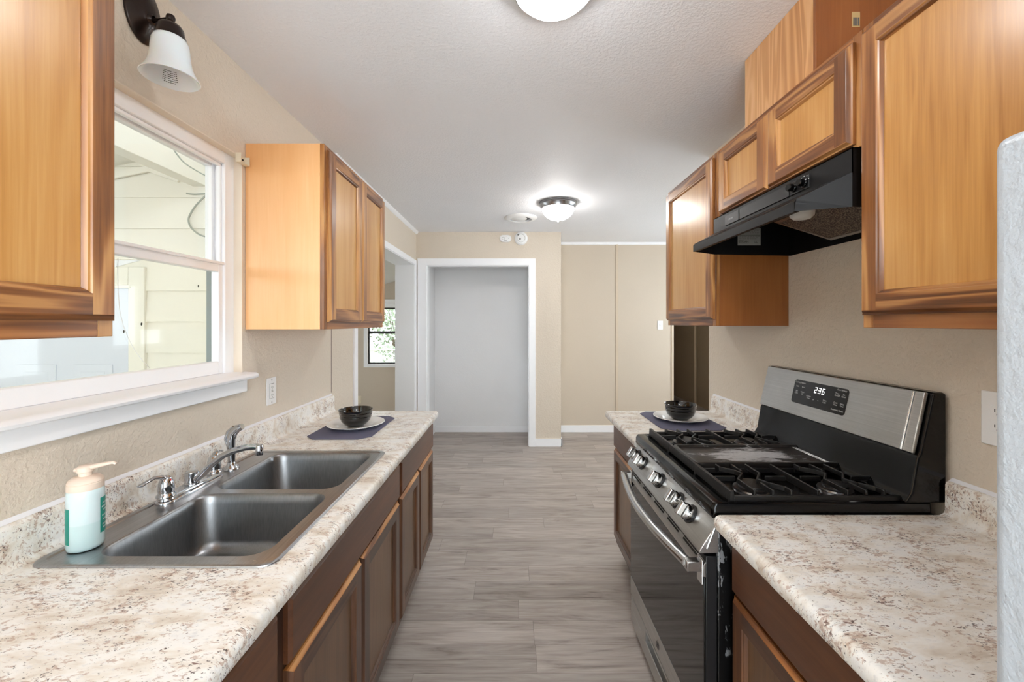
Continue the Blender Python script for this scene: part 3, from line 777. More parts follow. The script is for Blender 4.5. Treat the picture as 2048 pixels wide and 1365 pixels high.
# ------------------------------------------------------------------ countertops
CT = .914
SX0, SX1, SY0, SY1 = -1.122, -.553, .925, 1.766
def counter(label, d, wall, front, y0, y1, hole=None):
    t = thing('countertop', label, 'countertop', ((wall+front)/2, (y0+y1)/2, .872), 'speckled laminate countertops')
    wx = wall+d*.001; xi = front-d*.020
    b = MB()
    lo_, hi_ = sorted((wx, xi))
    if hole: b.holed([(lo_, y0), (hi_, y0), (hi_, y1), (lo_, y1)], [hole], CT); b.holed([(lo_, y0), (hi_, y0), (hi_, y1), (lo_, y1)], [hole], .8725)
    else: b.quad([(lo_, y0, CT), (hi_, y0, CT), (hi_, y1, CT), (lo_, y1, CT)]); b.quad([(lo_, y0, .8725), (lo_, y1, .8725), (hi_, y1, .8725), (hi_, y0, .8725)])
    pr = [(xi, CT)]
    for k in range(1, 7):
        a = PI/2*k/6; pr.append((front-d*.020+d*.020*math.sin(a), CT-.018+.018*math.cos(a)))
    for k in range(1, 5):
        a = PI/2*k/4; pr.append((front-d*.010+d*.010*math.cos(a), .8825-.010*math.sin(a)))
    pr.append((xi, .8725))
    A = [b.bm.verts.new((p[0], y0, p[1])) for p in pr]; B = [b.bm.verts.new((p[0], y1, p[1])) for p in pr]
    for i in range(len(pr)-1): b.bm.faces.new([A[i], A[i+1], B[i+1], B[i]])
    b.bm.faces.new(A); b.bm.faces.new(B[::-1])
    for yy in (y0, y1): b.quad([(wx, yy, CT), (xi, yy, CT), (xi, yy, .8725), (wx, yy, .8725)])
    if hole:
        for i in range(len(hole)):
            p, q = hole[i], hole[(i+1) % len(hole)]; b.quad([(p[0], p[1], CT), (q[0], q[1], CT), (q[0], q[1], .8725), (p[0], p[1], .8725)])
    bmesh.ops.remove_doubles(b.bm, verts=b.bm.verts[:], dist=1e-5)
    b.build('worktop', 'granite', t, ang=50)
    s0 = wall+d*.022
    b = MB(); b.prism([(wx, CT+.0005), (s0+d*.016, CT+.0005), (s0+d*.004, CT+.006), (s0, CT+.018), (s0, CT+.088), (s0-d*.004, CT+.097), (s0-d*.010, CT+.1), (wx, CT+.1)], y0, y1)
    b.build('backsplash', 'granite', t, ang=50)
    b = MB(); b.prism([(wx, CT+.1), (wall+d*.012, CT+.1005), (wall+d*.006, CT+.105), (wx, CT+.109)], y0, y1 if d > 0 else y1)
    b.build('caulk_bead', 'caulk', t)
    return t
counter('long speckled laminate countertop on the left holding the sink', 1, XL, -.485, .0, 2.59, rrect(SX0+.02, SX1-.02, SY0+.02, SY1-.02, .03, 3))
counter('speckled laminate countertop beyond the range holding a place setting', -1, XR, .583, 1.958, 2.59)
counter('speckled laminate countertop between the range and the refrigerator', -1, XR, .583, .472, 1.182)

# ------------------------------------------------------------------ sink
t = thing('kitchen_sink', 'double-bowl stainless steel sink set in the left countertop', 'sink', ((SX0+SX1)/2, (SY0+SY1)/2, CT-.18))
b = MB(); z_ = CT+.0008
N_ = 6
o_ = [rrect(SX0+i, SX1-i, SY0+i, SY1-i, r_, N_) for i, r_ in ((0, .035), (.001, .034), (.005, .031), (.018, .02), (.022, .018))]
hz = [z_, z_+.003, z_+.0055, z_+.0055, z_+.0025]
b.loops([[(p[0], p[1], h_) for p in lp] for lp, h_ in zip(o_, hz)])
BX0, BX1 = -1.018, -.598
bowls = [(.967, 1.325), (1.357, 1.735)]
hl = [rrect(BX0, BX1, ya_, yb_, .055, N_) for ya_, yb_ in bowls]
b.holed(o_[-1], hl, z_+.0025)
bmesh.ops.remove_doubles(b.bm, verts=b.bm.verts[:], dist=1e-5)
b.build('deck', 'steel_sink', t, ang=30)
for ya_, yb_ in bowls:
    b = MB(); zt = z_+.0025
    lv = [(0, 0, .055), (.003, -.002, .053), (.006, -.008, .05), (.010, -.03, .05), (.022, -.14, .06), (.03, -.160, .055), (.045, -.172, .05), (.07, -.176, .04)]
    b.loops([[(p[0], p[1], zt+h_) for p in rrect(BX0+i, BX1-i, ya_+i, yb_-i, r_, N_)] for i, h_, r_ in lv], cap=True)
    bw = b.build('bowl', 'steel_bowl', t, ang=60)
    b = MB(); c_ = ((BX0+BX1)/2, (ya_+yb_)/2, zt-.1755)
    b.lathe([(.055, 0), (.052, .003), (.042, .002), (.038, -.004+.005), (0, .001)], c_, seg=28)
    b.build('drain', 'chrome', bw)

# ------------------------------------------------------------------ faucet and sprayer
ZD = CT+.0035
fxc, fyc = -1.078, 1.355
t = thing('faucet', 'two-handle chrome faucet on the back of the sink', 'faucet', (fxc, fyc, ZD))
b = MB()
b.loops([[(p[0], p[1], ZD+h_) for p in rrect(fxc-.027+i, fxc+.027-i, fyc-.125+i, fyc+.125-i, .026-i, 8)] for i, h_ in ((0, 0), (0, .006), (.002, .009), (.005, .010), (.006, .018), (.009, .022))], cap=True)
b.build('base_plate', 'chrome', t, ang=50)
for sgn, dot in ((-1, 'red'), (1, 'blue')):
    hy = fyc+sgn*.1
    b = MB(); b.lathe([(.025, .02), (.025, .026), (.021, .03), (.020, .036), (.0215, .04), (.0195, .062), (.015, .076), (.008, .084), (0, .086)], (fxc, hy, ZD), seg=28)
    h_ = b.build('handle', 'chrome', t, ang=50)
    b = MB(); b.tube([(fxc, hy, ZD+.07), (fxc-.004, hy+sgn*.012, ZD+.084), (fxc-.010, hy+sgn*.03, ZD+.088), (fxc-.016, hy+sgn*.048, ZD+.083), (fxc-.02, hy+sgn*.062, ZD+.078), (fxc-.022, hy+sgn*.07, ZD+.0775)], [.012, .011, .008, .0075, .009, .005], 12, flat=.6)
    b.build('lever', 'chrome', h_, ang=60)
    b = MB(); b.lathe([(0, .0015), (.0035, .001), (.004, 0)], (fxc+.0145, hy-.0035 if sgn < 0 else hy-.006, ZD+.072), (.8, -.5, .35), 12); b.build('dot', dot, h_)
b = MB(); b.lathe([(.022, .018), (.022, .024), (.0195, .026), (.0195, .056), (.019, .06), (.010, .062), (0, .062)], (fxc, fyc, ZD), seg=28)
b.build('spout_hub', 'chrome', t, ang=40)
b = MB()
b.tube([(fxc+.012, fyc, ZD+.036), (fxc+.035, fyc, ZD+.052), (fxc+.07, fyc, ZD+.088), (fxc+.105, fyc, ZD+.114), (fxc+.14, fyc, ZD+.13), (fxc+.18, fyc, ZD+.141), (fxc+.215, fyc, ZD+.144), (fxc+.232, fyc, ZD+.143)], [.013, .012, .011, .0105, .0105, .0105, .0105, .009], 14)
s_ = b.build('spout', 'chrome', t, ang=50)
b = MB(); b.lathe([(.0, -.024), (.0105, -.024), (.0115, -.022), (.0115, .006), (.010, .010), (0, .010)], (fxc+.226, fyc, ZD+.139), seg=18)
b.build('aerator', 'chrome', s_, ang=40)

sy_ = 1.545
t = thing('sink_sprayer', 'chrome side sprayer standing beside the faucet', 'sprayer', (fxc, sy_, ZD))
b = MB(); b.lathe([(.027, 0), (.027, .004), (.022, .010), (.015, .018), (.013, .028), (0, .028)], (fxc, sy_, ZD), seg=24); b.build('holder', 'chrome', t, ang=50)
b = MB(); b.tube([(fxc, sy_, ZD+.02), (fxc, sy_, ZD+.05), (fxc-.001, sy_, ZD+.085), (fxc-.001, sy_, ZD+.115), (fxc+.006, sy_, ZD+.138), (fxc+.022, sy_, ZD+.155), (fxc+.042, sy_, ZD+.163)], [.0115, .013, .0145, .0155, .016, .015, .011], 16)
b.build('wand', 'chrome', t, ang=50)
b = MB(); b.tube([(fxc-.014, sy_, ZD+.085), (fxc-.022, sy_, ZD+.115), (fxc-.014, sy_, ZD+.142), (fxc+.008, sy_, ZD+.163)], [.004, .006, .006, .004], 8); b.build('trigger', 'chrome', t, ang=60)

# ------------------------------------------------------------------ soap bottle
bx, by = -1.064, 1.006
t = thing('soap_bottle', 'translucent foaming soap bottle with peach pump on the sink corner', 'soap bottle', (bx, by, ZD))
b = MB(); b.lathe([(0, .0005), (.029, .0005), (.033, .004), (.0345, .012), (.0345, .132), (.0335, .148), (.0315, .152), (0, .152)], (bx, by, ZD), seg=36); bo = b.build('bottle', 'soap', t, ang=50)
b = MB(); b.lathe([(.0335, .146), (.0338, .150), (.0338, .162), (.0325, .1635), (.0335, .165), (.0315, .171), (.024, .177), (.013, .179), (.013, .19), (0, .19)], (bx, by, ZD), seg=36); b.build('collar', 'peach', t, ang=40)
b = MB(); b.lathe([(.010, .186), (.0165, .189), (.017, .199), (.013, .204), (0, .205)], (bx, by, ZD), seg=24)
b.tube([(bx-.018, by-.008, ZD+.194), (bx, by, ZD+.197), (bx+.03, by+.008, ZD+.202), (bx+.055, by+.014, ZD+.206), (bx+.061, by+.0155, ZD+.202)], [.007, .010, .008, .0055, .004], 12, flat=.7)
b.build('pump_head', 'peach', t, ang=50)
def lab(a0, a1, z0_, z1_):
    b = MB(); n = 10; r_ = .0349
    A = [(bx+r_*math.cos(a0+(a1-a0)*k/n), by+r_*math.sin(a0+(a1-a0)*k/n)) for k in range(n+1)]
    for p, q in zip(A, A[1:]): b.quad([(p[0], p[1], ZD+z0_), (q[0], q[1], ZD+z0_), (q[0], q[1], ZD+z1_), (p[0], p[1], ZD+z1_)])
    return b.build('label', 'teal', t, recalc=False)
cdir = math.atan2(-by, -bx)
l1 = lab(cdir+.80, cdir+1.9, .035, .122); l2 = lab(cdir-1.9, cdir-.92, .022, .108)
b = MB(); r_ = .0353
for zz_ in (.105, .096, .088, .074, .064, .052, .044):
    a_ = cdir+.95+.1*math.sin(zz_*300)
    for k in range(3):
        aa = a_+.13*k; b.quad([(bx+r_*math.cos(aa), by+r_*math.sin(aa), ZD+zz_), (bx+r_*math.cos(aa+.08), by+r_*math.sin(aa+.08), ZD+zz_+.001), (bx+r_*math.cos(aa+.1), by+r_*math.sin(aa+.1), ZD+zz_+.005), (bx+r_*math.cos(aa+.02), by+r_*math.sin(aa+.02), ZD+zz_+.004)])
b.build('label_print', 'print_white', l1, recalc=False)

# ------------------------------------------------------------------ place settings
def setting(cx, cy, mx0, mx1, my0, my1, side):
    c = .05
    pts = [(mx0+c, my0), (mx1-c, my0), (mx1, my0+c), (mx1, my1-c), (mx1-c, my1), (mx0+c, my1), (mx0, my1-c), (mx0, my0+c)]
    b = MB(); b.prism(pts, CT+.0012, CT+.0042, 'xy')
    tag(b.build('placemat', 'mat', bevel=.001), 'dark blue eight-sided placemat on the %s' % side, 'placemat', 'place settings')
    zp = CT+.0046
    b = MB(); b.lathe([(0, 0), (.085, 0), (.09, .003), (.10, .010), (.143, .019), (.148, .0205), (.147, .0225), (.142, .0215), (.10, .0135), (.088, .007), (.084, .004), (0, .004)], (cx, cy, zp), seg=56)
    tag(b.build('dinner_plate', 'plate', ang=50), 'white dinner plate on the placemat on the %s' % side, 'plate', 'place settings')
    zb = zp+.0045
    b = MB(); b.lathe([(0, 0), (.040, 0), (.043, .003), (.058, .012), (.074, .030), (.080, .046), (.0815, .050), (.0805, .053), (.083, .066), (.0845, .069), (.0835, .072), (.087, .085), (.088, .088), (.086, .0895), (.083, .086), (.078, .060), (.070, .034), (.052, .014), (.03, .007), (0, .006)], (cx, cy-.004, zb), seg=56)
    tag(b.build('bowl', 'bowl', ang=50), 'black ridged bowl on the white plate on the %s' % side, 'bowl', 'place settings')
setting(-.852, 2.185, -1.02, -.70, 1.945, 2.43, 'far end of the sink counter')
setting(.958, 2.335, .777, 1.13, 2.105, 2.55, 'counter beyond the range')

# ------------------------------------------------------------------ range
Y0, Y1 = 1.19, 1.952
YC = (Y0+Y1)/2
rg = thing('gas_range', 'black and stainless freestanding gas range with slanted backguard', 'range', (.92, YC, 0))
b = MB(); b.box(.600, 1.272, Y0, Y1, .03, .896)
for yy in (Y0+.04, Y1-.04):
    for xx in (.66, 1.2): b.lathe([(.018, 0), (.018, .03)], (xx, yy, .0), seg=10)
b.build('body', 'worn_black', rg, bevel=.003)
# storage drawer with pull recess
b = MB(); b.box(.562, .599, Y0+.006, Y1-.006, .045, .112); b.box(.562, .599, Y0+.006, Y0+.22, .112, .168); b.box(.562, .599, Y1-.22, Y1-.006, .112, .168)
b.box(.562, .599, Y0+.22, Y1-.22, .156, .168); b.box(.585, .599, Y0+.22, Y1-.22, .112, .156)
dr = b.build('drawer', 'steel_y', rg, bevel=.002)
# oven door
b = MB(); b.box(.566, .599, Y0+.004, Y1-.004, .178, .786)
od = b.build('oven_door', 'black_sat', rg, bevel=.002)
b = MB(); b.box(.5605, .5655, Y0+.006, Y1-.006, .2625, .722); b.build('door_glass', 'oven_glass', od, bevel=.001)
b = MB(); b.box(.5595, .5655, Y0+.006, Y1-.006, .180, .2615); lowst = b.build('lower_strip', 'steel_y', od, bevel=.0015)
b = MB(); b.prism([(.5595, .7235), (.5665, .7235), (.5905, .785), (.5755, .785), (.5595, .757)], Y0+.006, Y1-.006); b.build('upper_strip', 'steel_y', od, bevel=.001)
b = MB()
for g in range(5):
    yc = Y0+.105+g*.138
    for j in range(3):
        za = .760+.0075*j; xa = .5612+.0043*j-.0008
        b.prism([(xa-.0006, za), (xa+.0028, za+.005), (xa+.006, za+.004), (xa+.003, za-.001)], yc-.05, yc+.05)
b.build('vent_slots', 'slot', od, smooth=False)
# round emblem
b = MB(); ec = (.5595, 1.575, .222)
b.lathe([(0, .002), (.014, .002), (.0155, .001), (.016, 0)], ec, (-1, 0, 0), 32)
em = b.build('emblem', 'nickel', od, ang=50)
b = MB()
b.tube([(ec[0]-.0022, ec[1]+.0115*math.cos(a_*PI/12), ec[2]+.0115*math.sin(a_*PI/12)) for a_ in range(25)], .0006, 5, caps=False)
for s1 in (-1, 1): b.tube([(ec[0]-.0022, ec[1]+s1*.0035+.003*math.cos(a_*PI/8), ec[2]+.0045*math.sin(a_*PI/8)) for a_ in range(2, 15)], .0005, 5)
b.build('emblem_script', 'slot', em)
# handle: bowed bar
pts = []
for k in range(21):
    u = k/20; yy = Y0+.035+u*(Y1-Y0-.07); pts.append((.523-.034*math.sin(PI*u), yy, .752-.004*math.sin(PI*u)))
b = MB(); b.tube(pts, .0165, 14, flat=.95); hd = b.build('handle', 'steel_rim', od, ang=60)
b = MB()
b.bm.free()
for yy in (Y0+.022, Y1-.022):
    b = MB(); b.box(.512, .5590, yy-.014, yy+.014, .737, .767); b.box(.5535, .5592, yy-.016, yy+.016, .70, .775)
    b.build('handle_mount', 'steel_rim', hd, bevel=.004)
# control panel
b = MB(); b.prism([(.613, .8955), (.604, .8965), (.547, .806), (.545, .798), (.551, .795), (.62, .797), (.66, .8955)], Y0+.002, Y1-.002)
cp = b.build('control_panel', 'steel_y', rg, bevel=.002)
for yy in (Y0+.0015, Y1-.0015): b = MB(); b.tube([(.567, yy, .812), (.590, yy, .872)], .004, 8); b.build('end_crease', 'steel_y', cp)
nrm = Vector((-.845, 0, .535)).normalized(); tz = Vector((.535, 0, .845)).normalized()
for yk in (1.322, 1.420, 1.60, 1.80, 1.896):
    o = Vector((.5765, yk, .851))+nrm*.0015
    b = MB(); b.lathe([(.031, 0), (.031, .002), (.024, .004), (0, .004)], o, nrm, 28); q = b.build('knob_bezel', 'black_sat', rg)
    b = MB(); b.lathe([(.0245, .004), (.0255, .006), (.0255, .022), (.0235, .026), (0, .026)], o, nrm, 28)
    kb = b.build('knob', 'steel_rim', rg, ang=40)
    b = MB(); yv = Vector((0, 1, 0))
    for z0_, z1_, hw, hl_ in ((.026, .046, .010, .0235),):
        P8 = [o+nrm*h_+yv*a_*hw+tz*c_*hl_ for h_ in (z0_, z1_) for a_, c_ in ((-1, -1), (1, -1), (1, 1), (-1, 1))]
        vs = [b.bm.verts.new(p) for p in P8]
        for i in ((0, 1, 2, 3), (4, 5, 6, 7), (0, 1, 5, 4), (1, 2, 6, 5), (2, 3, 7, 6), (3, 0, 4, 7)): b.bm.faces.new([vs[j] for j in i])
    b.build('grip', 'steel_rim', kb, bevel=.004, segs=3)
    b = MB()
    for a_ in (-.5, 0, .5, 1.0):
        c_ = o+nrm*.016+(yv*math.cos(PI+.3+a_)+tz*math.sin(PI+.3+a_))*.0256
        b.box(c_.x-.0012, c_.x+.0012, c_.y-.0015, c_.y+.0015, c_.z-.0015, c_.z+.0015)
    b.build('marks', 'print_black', kb, smooth=False)
# cooktop
b = MB()
lv = [(.588, .897), (.583, .905), (.584, .930), (.592, .941), (.604, .943), (.622, .943), (.634, .937), (.66, .934)]
o1 = []
for i, (xa, h_) in enumerate(lv):
    e = [0, 0, .001, .003, .006, .012, .020, .03][i]
    o1.append([(p[0], p[1], h_) for p in rrect(xa, 1.235-e*.3, Y0+.001+e, Y1-.001-e, .012 if i < 4 else .02, 4)])
b.loops(o1, cap=True)
b.build('cooktop', 'enamel', rg, ang=35)
ZC = .9345
for bx_, by_, r_ in ((.775, 1.318, .045), (1.045, 1.318, .038), (.775, 1.826, .045), (1.045, 1.826, .035), (.91, 1.572, .05)):
    b = MB(); b.lathe([(r_+.012, 0), (r_+.010, .005), (r_*.9, .007), (r_*.88, .013), (0, .013)], (bx_, by_, ZC), seg=28); bn = b.build('burner', 'nickel', rg, ang=40)
    b = MB(); b.lathe([(r_*.97, .0132), (r_, .0155), (r_*.97, .019), (r_*.6, .0205), (0, .0205)], (bx_, by_, ZC), seg=28); b.build('burner_cap', 'iron', bn, ang=40)
GT = .972
def bar(b, p, q, w_=.0045, z0_=.957, z1_=GT):
    p, q = Vector(p), Vector(q); d_ = (q-p).normalized(); n = Vector((-d_.y, d_.x))*w_
    za = z0_ if not isinstance(z0_, tuple) else z0_[0]; zb = z0_ if not isinstance(z0_, tuple) else z0_[1]
    A = [(p+n, za), (p-n, za), (q-n, zb), (q+n, zb)]
    lo_ = [b.bm.verts.new((a_.x, a_.y, h_)) for a_, h_ in A]; hi_ = [b.bm.verts.new((a_.x, a_.y, z1_)) for a_, h_ in ((p+n*.7, 0), (p-n*.7, 0), (q-n*.7, 0), (q+n*.7, 0))]
    for i in ((3, 2, 1, 0),): b.bm.faces.new([lo_[j] for j in i])
    b.bm.faces.new(hi_)
    for i in range(4): b.bm.faces.new([lo_[i], lo_[(i+1) % 4], hi_[(i+1) % 4], hi_[i]])
def grate(y0, y1):
    b = MB(); xa, xb_ = .652, 1.188; yc = (y0+y1)/2
    # outer rails, low along the long sides, tall at the front
    for yy in (y0, y1): bar(b, (xa, yy), (xb_, yy), .006, .941, .957)
    bar(b, (xa, y0-.006), (xa, y1+.006), .008, .941, GT); bar(b, (xb_, y0-.006), (xb_, y1+.006), .006, .941, GT-.004)
    for xx in (xa, xb_):
        for yy in (y0, y1): b.box(xx-.007, xx+.007, yy-.007, yy+.007, .9345, .945)
    def fin(x, y, x2, y2):
        s_ = 1 if y == y0 else -1; bar(b, (x, y), (x, y+s_*.012), .0045, .945, GT); bar(b, (x, y+s_*.010), (x2, y2))
    def path(ps):
        for p, q in zip(ps, ps[1:]): bar(b, p, q)
    for cx in (.775, 1.055):
        # two bent fingers either side of the burner, and short straight ones
        fin(cx-.055, y1, cx-.055, y1-.03); path([(cx-.055, y1-.028), (cx-.02, yc+.055), (cx-.008, yc+.03), (cx-.05, yc-.02), (cx-.05, y0+.03)]); fin(cx-.05, y0, cx-.05, y0+.035)
        fin(cx+.05, y1, cx+.05, y1-.03); path([(cx+.05, y1-.028), (cx+.05, yc+.03), (cx+.012, yc-.02), (cx+.03, yc-.055), (cx+.06, y0+.03)]); fin(cx+.06, y0, cx+.06, y0+.035)
        fin(cx, y1, cx, y1-.065); fin(cx+.005, y0, cx+.005, y0+.065)
        bar(b, (cx-.115, yc), (cx-.05, yc)); bar(b, (cx+.05, yc), (cx+.115, yc))
    bar(b, (.915, y0), (.915, y1), .005, .948, GT)
    b.build('grate', 'iron', rg, bevel=.0012, segs=1)
grate(1.216, 1.446); grate(1.694, 1.928)
# griddle in the middle: its own frame so that the worn patch follows the plate
b = MB(); gx0, gx1, gy0, gy1 = .66, 1.185, 1.458, 1.682
b.loops([[(p[0], p[1], h_) for p in rrect(gx0+i, gx1-i, gy0+i, gy1-i, max(.004, .014-i*.5), 4)] for i, h_ in ((.004, .945), (0, .955), (0, .970), (.004, .972), (.009, .971), (.012, .964), (.018, .962))], cap=True)
for xx in (gx0+.03, gx1-.03):
    for yy in (gy0+.03, gy1-.03): b.box(xx-.008, xx+.008, yy-.008, yy+.008, .9345, .947)
b.build('griddle', 'griddle', rg, ang=40)
b = MB(); bar(b, (.652, 1.452), (.652, 1.688), .008, .941, .972); b.build('front_rail', 'iron', rg, bevel=.002)
b = MB(); b.box(gx1-.045, gx1-.03, gy0+.02, gy1-.02, .962, .9665); b.build('griddle_rib', 'steel_rim', rg, bevel=.002)
# backguard
b = MB(); b.prism([(1.198, .944), (1.272, .944), (1.272, 1.266), (1.262, 1.270), (1.234, 1.2695), (1.196, 1.090), (1.186, 1.075), (1.170, .975), (1.15, .944)], Y0, Y1)
b.build('backguard', 'enamel', rg, bevel=.006, segs=3)
pA, pB = Vector((1.2305, 0, 1.267)), Vector((1.190, 0, 1.085))
sl = (pA-pB).normalized(); on = Vector((-sl.z, 0, sl.x)); th = on*.010
def bgp(y, s_, h_=0): v = pB+sl*s_+on*h_; return Vector((v.x, y, v.z))
L_ = (pA-pB).length
b = MB()
for (h0, h1, ya_, yb_) in ((-.002, .010, Y0+.012, Y1-.006),):
    pr = [pB+on*h0, pA+on*h0, pA+on*h1, pB+on*h1]
    b.prism([(p.x, p.z) for p in pr], ya_, yb_)
pan = b.build('backguard_panel', 'steel_y', rg, bevel=.003)
b = MB(); b.tube([bgp(Y0+.045, .003, .010), bgp(Y0+.045, L_-.003, .010)], .005, 10); b.build('panel_crease', 'steel_rim', pan)
# clock display
d0, d1, s0, s1 = 1.462, 1.742, .052, .150
b = MB(); rr = rrect(d0, d1, s0, s1, .012, 5)
b.loops([[tuple(bgp(p[0], p[1], h_)) for p in rr] for h_ in (.0095, .0112)], cap=True)
dsp = b.build('display', 'black_disp', pan, smooth=False)
U, V = Vector((0, -1, 0)), sl
T = lambda u, v_: bgp(d1-u, s0+v_, .0113)
texts([('Cooking Options', .0085, T(.034, .088)), ('Bake', .0085, T(.022, .071)), ('Broil', .0085, T(.056, .071)),
       ('Self\nClean', .008, T(.022, .046)), ('Warm\nOff', .008, T(.056, .046)), ('Kitchen\nTimer', .008, T(.094, .036)), ('+', .013, T(.122, .030)), ('\u2212', .013, T(.147, .030)), ('Oven\nLight', .008, T(.180, .034)),
       ('Oven Settings', .008, T(.250, .090)), ('Set\nClock', .008, T(.262, .071)), ('Cook\nTime', .008, T(.232, .036)), ('Delay\nTime', .008, T(.262, .036)), ('Automatic Oven', .0085, T(.245, .014))], U, V, 'print_white', dsp)
text('Timer\nOn/Off', .008, T(.232, .071), U, V, 'print_white', dsp)
SEG = {'2': 'abged', '3': 'abgcd', '6': 'afgedc'}
b = MB(); dh, dw, tk = .024, .0125, .003
for i, ch in enumerate('236'):
    ux = .118+.0195*i; vy = .058
    for s_ in SEG[ch]:
        u0, u1, v0, v1 = {'a': (0, dw, dh-tk, dh), 'g': (0, dw, dh/2-tk/2, dh/2+tk/2), 'd': (0, dw, 0, tk), 'f': (0, tk, dh/2, dh), 'e': (0, tk, 0, dh/2), 'b': (dw-tk, dw, dh/2, dh), 'c': (dw-tk, dw, 0, dh/2)}[s_]
        b.quad([T(ux+u+.12*v_, vy+v_)+on*.0006 for u, v_ in ((u0, v0), (u1, v0), (u1, v1), (u0, v1))])
b.build('clock_digits', 'digits', dsp, smooth=False, recalc=False)

# ------------------------------------------------------------------ range hood
HY0, HY1 = 1.104, 1.868
t = thing('range_hood', 'black under-cabinet range hood above the gas range', 'range hood', (1.06, (HY0+HY1)/2, 1.786))
hx0, hx1 = .922, XR-.002
b = MB(); b.box(hx0, hx0+.003, HY0, HY1, 1.885, 1.9545); b.box(hx0, hx1, HY0, HY1, 1.951, 1.9545)
e = .055; lx = .802
vis = [(hx0, HY0, 1.885), (hx0, HY1, 1.885), (lx+.006, HY1-e, 1.828), (lx+.006, HY0+e, 1.828)]
b.quad(vis); b.quad([vis[3], vis[2], (lx, HY1-e, 1.822), (lx, HY0+e, 1.822)]); b.quad([(lx, HY0+e, 1.822), (lx, HY1-e, 1.822), (lx, HY1-e, 1.795), (lx, HY0+e, 1.795)])
for s_, yy in ((1, HY0), (-1, HY1)):
    yl = yy+s_*e
    b.quad([(hx0, yy, 1.885), (lx+.006, yl, 1.828), (lx, yl, 1.822), (lx, yl, 1.795), (hx0, yy, 1.792)])
    b.quad([(hx0, yy, 1.885), (hx0, yy, 1.792), (hx1, yy, 1.786), (hx1, yy, 1.953), (hx0, yy, 1.953)])
b.box(hx1-.003, hx1, HY0, HY1, 1.786, 1.953)
b.quad([(lx, HY0+e, 1.795), (lx, HY1-e, 1.795), (lx+.02, HY1-e-.008, 1.797), (lx+.02, HY0+e+.008, 1.797)])
hs = b.build('shell', 'hood_black', t, smooth=False); hs.modifiers.new('thick', 'SOLIDIFY').thickness = .0015
b = MB(); b.box(hx0-.003, hx0-.0002, 1.262, 1.765, 1.898, 1.940); cs = b.build('control_strip', 'black_sat', t, bevel=.001)
b = MB(); b.bm.free()
for yy in (1.352, 1.655): b = MB(); b.box(hx0-.0042, hx0-.0031, yy, yy+.0015, 1.898, 1.940); b.build('strip_line', 'slot', cs, smooth=False)
for yk in (1.282, 1.330):
    b = MB(); b.lathe([(.0155, 0), (.0155, .004), (.012, .006), (.0125, .018), (.010, .021), (0, .021)], (hx0-.0032, yk, 1.920), (-1, 0, 0), 24); kb = b.build('knob', 'enamel', t, ang=40)
b = MB()
for a_, c_ in ((.0, .02), (-.012, .017), (.012, .017), (-.02, .006)): b.box(hx0-.0042, hx0-.0031, 1.282+a_-.0012, 1.282+a_+.0012, 1.920+c_-.0012, 1.920+c_+.0012)
b.build('strip_marks', 'print_white', cs, smooth=False)
text('BROAN', .010, (hx0-.0034, 1.715, 1.918), (0, -1, 0), (0, 0, 1), 'print_white', cs)
b = MB(); fz0, fz1 = 1.857, 1.790
b.prism([(.985, fz0), (1.195, fz1), (1.197, fz1+.008), (.987, fz0+.008)], 1.16, 1.525)
ft = b.build('grease_filter', 'filter', t, smooth=False)
b = MB()
for (xa, za, xb_, zb, ya_, yb_) in ((.983, fz0-.001, .997, fz0-.0055, 1.155, 1.53), (1.185, fz1+.002, 1.199, fz1-.0025, 1.155, 1.53)): b.prism([(xa, za), (xb_, zb), (xb_+.003, zb+.012), (xa+.003, za+.012)], ya_, yb_)
for yy in (1.152, 1.523): b.prism([(.983, fz0-.001), (1.199, fz1-.002), (1.2, fz1+.01), (.985, fz0+.011)], yy, yy+.010)
b.build('filter_frame', 'nickel', ft, smooth=False)
b = MB(); b.lathe([(.02, .03), (.032, .025), (.036, .0), (.034, -.012), (.024, -.022), (0, -.026)], (.935, 1.315, 1.835), seg=28); b.build('lamp_lens', 'clear_lens', t, ang=60)
b = MB(); b.box(1.03, 1.135, HY1-.0045, HY1-.003, 1.833, 1.913); lb = b.build('rating_label', 'tag', t, smooth=False)
b = MB()
for i in range(9):
    z__ = 1.907-.0055*i; xe = 1.128-.02*((i*7) % 3)*.5
    if i == 5: b.box(1.034, 1.131, HY1-.0052, HY1-.0045, z__-.0018, z__+.0018); continue
    x_ = 1.036
    while x_ < xe:
        wd = .006+.006*random.random(); b.box(x_, min(x_+wd, 1.131), HY1-.0052, HY1-.0045, z__-.001, z__+.001); x_ += wd+.003
b.build('label_lines', 'print_grey', lb, smooth=False)
b = MB(); b.box(1.034, 1.078, HY1-.0052, HY1-.0045, 1.842, 1.843); b.box(1.034, 1.055, HY1-.0052, HY1-.0045, 1.8555, 1.857); b.build('logo_line', 'print_black', lb, smooth=False)
text('BROAN', .0135, (1.056, HY1-.0046, 1.849), (1, 0, 0), (0, 0, 1), 'print_black', lb); text('UL', .013, (1.112, HY1-.0046, 1.849), (1, 0, 0), (0, 0, 1), 'print_black', lb)

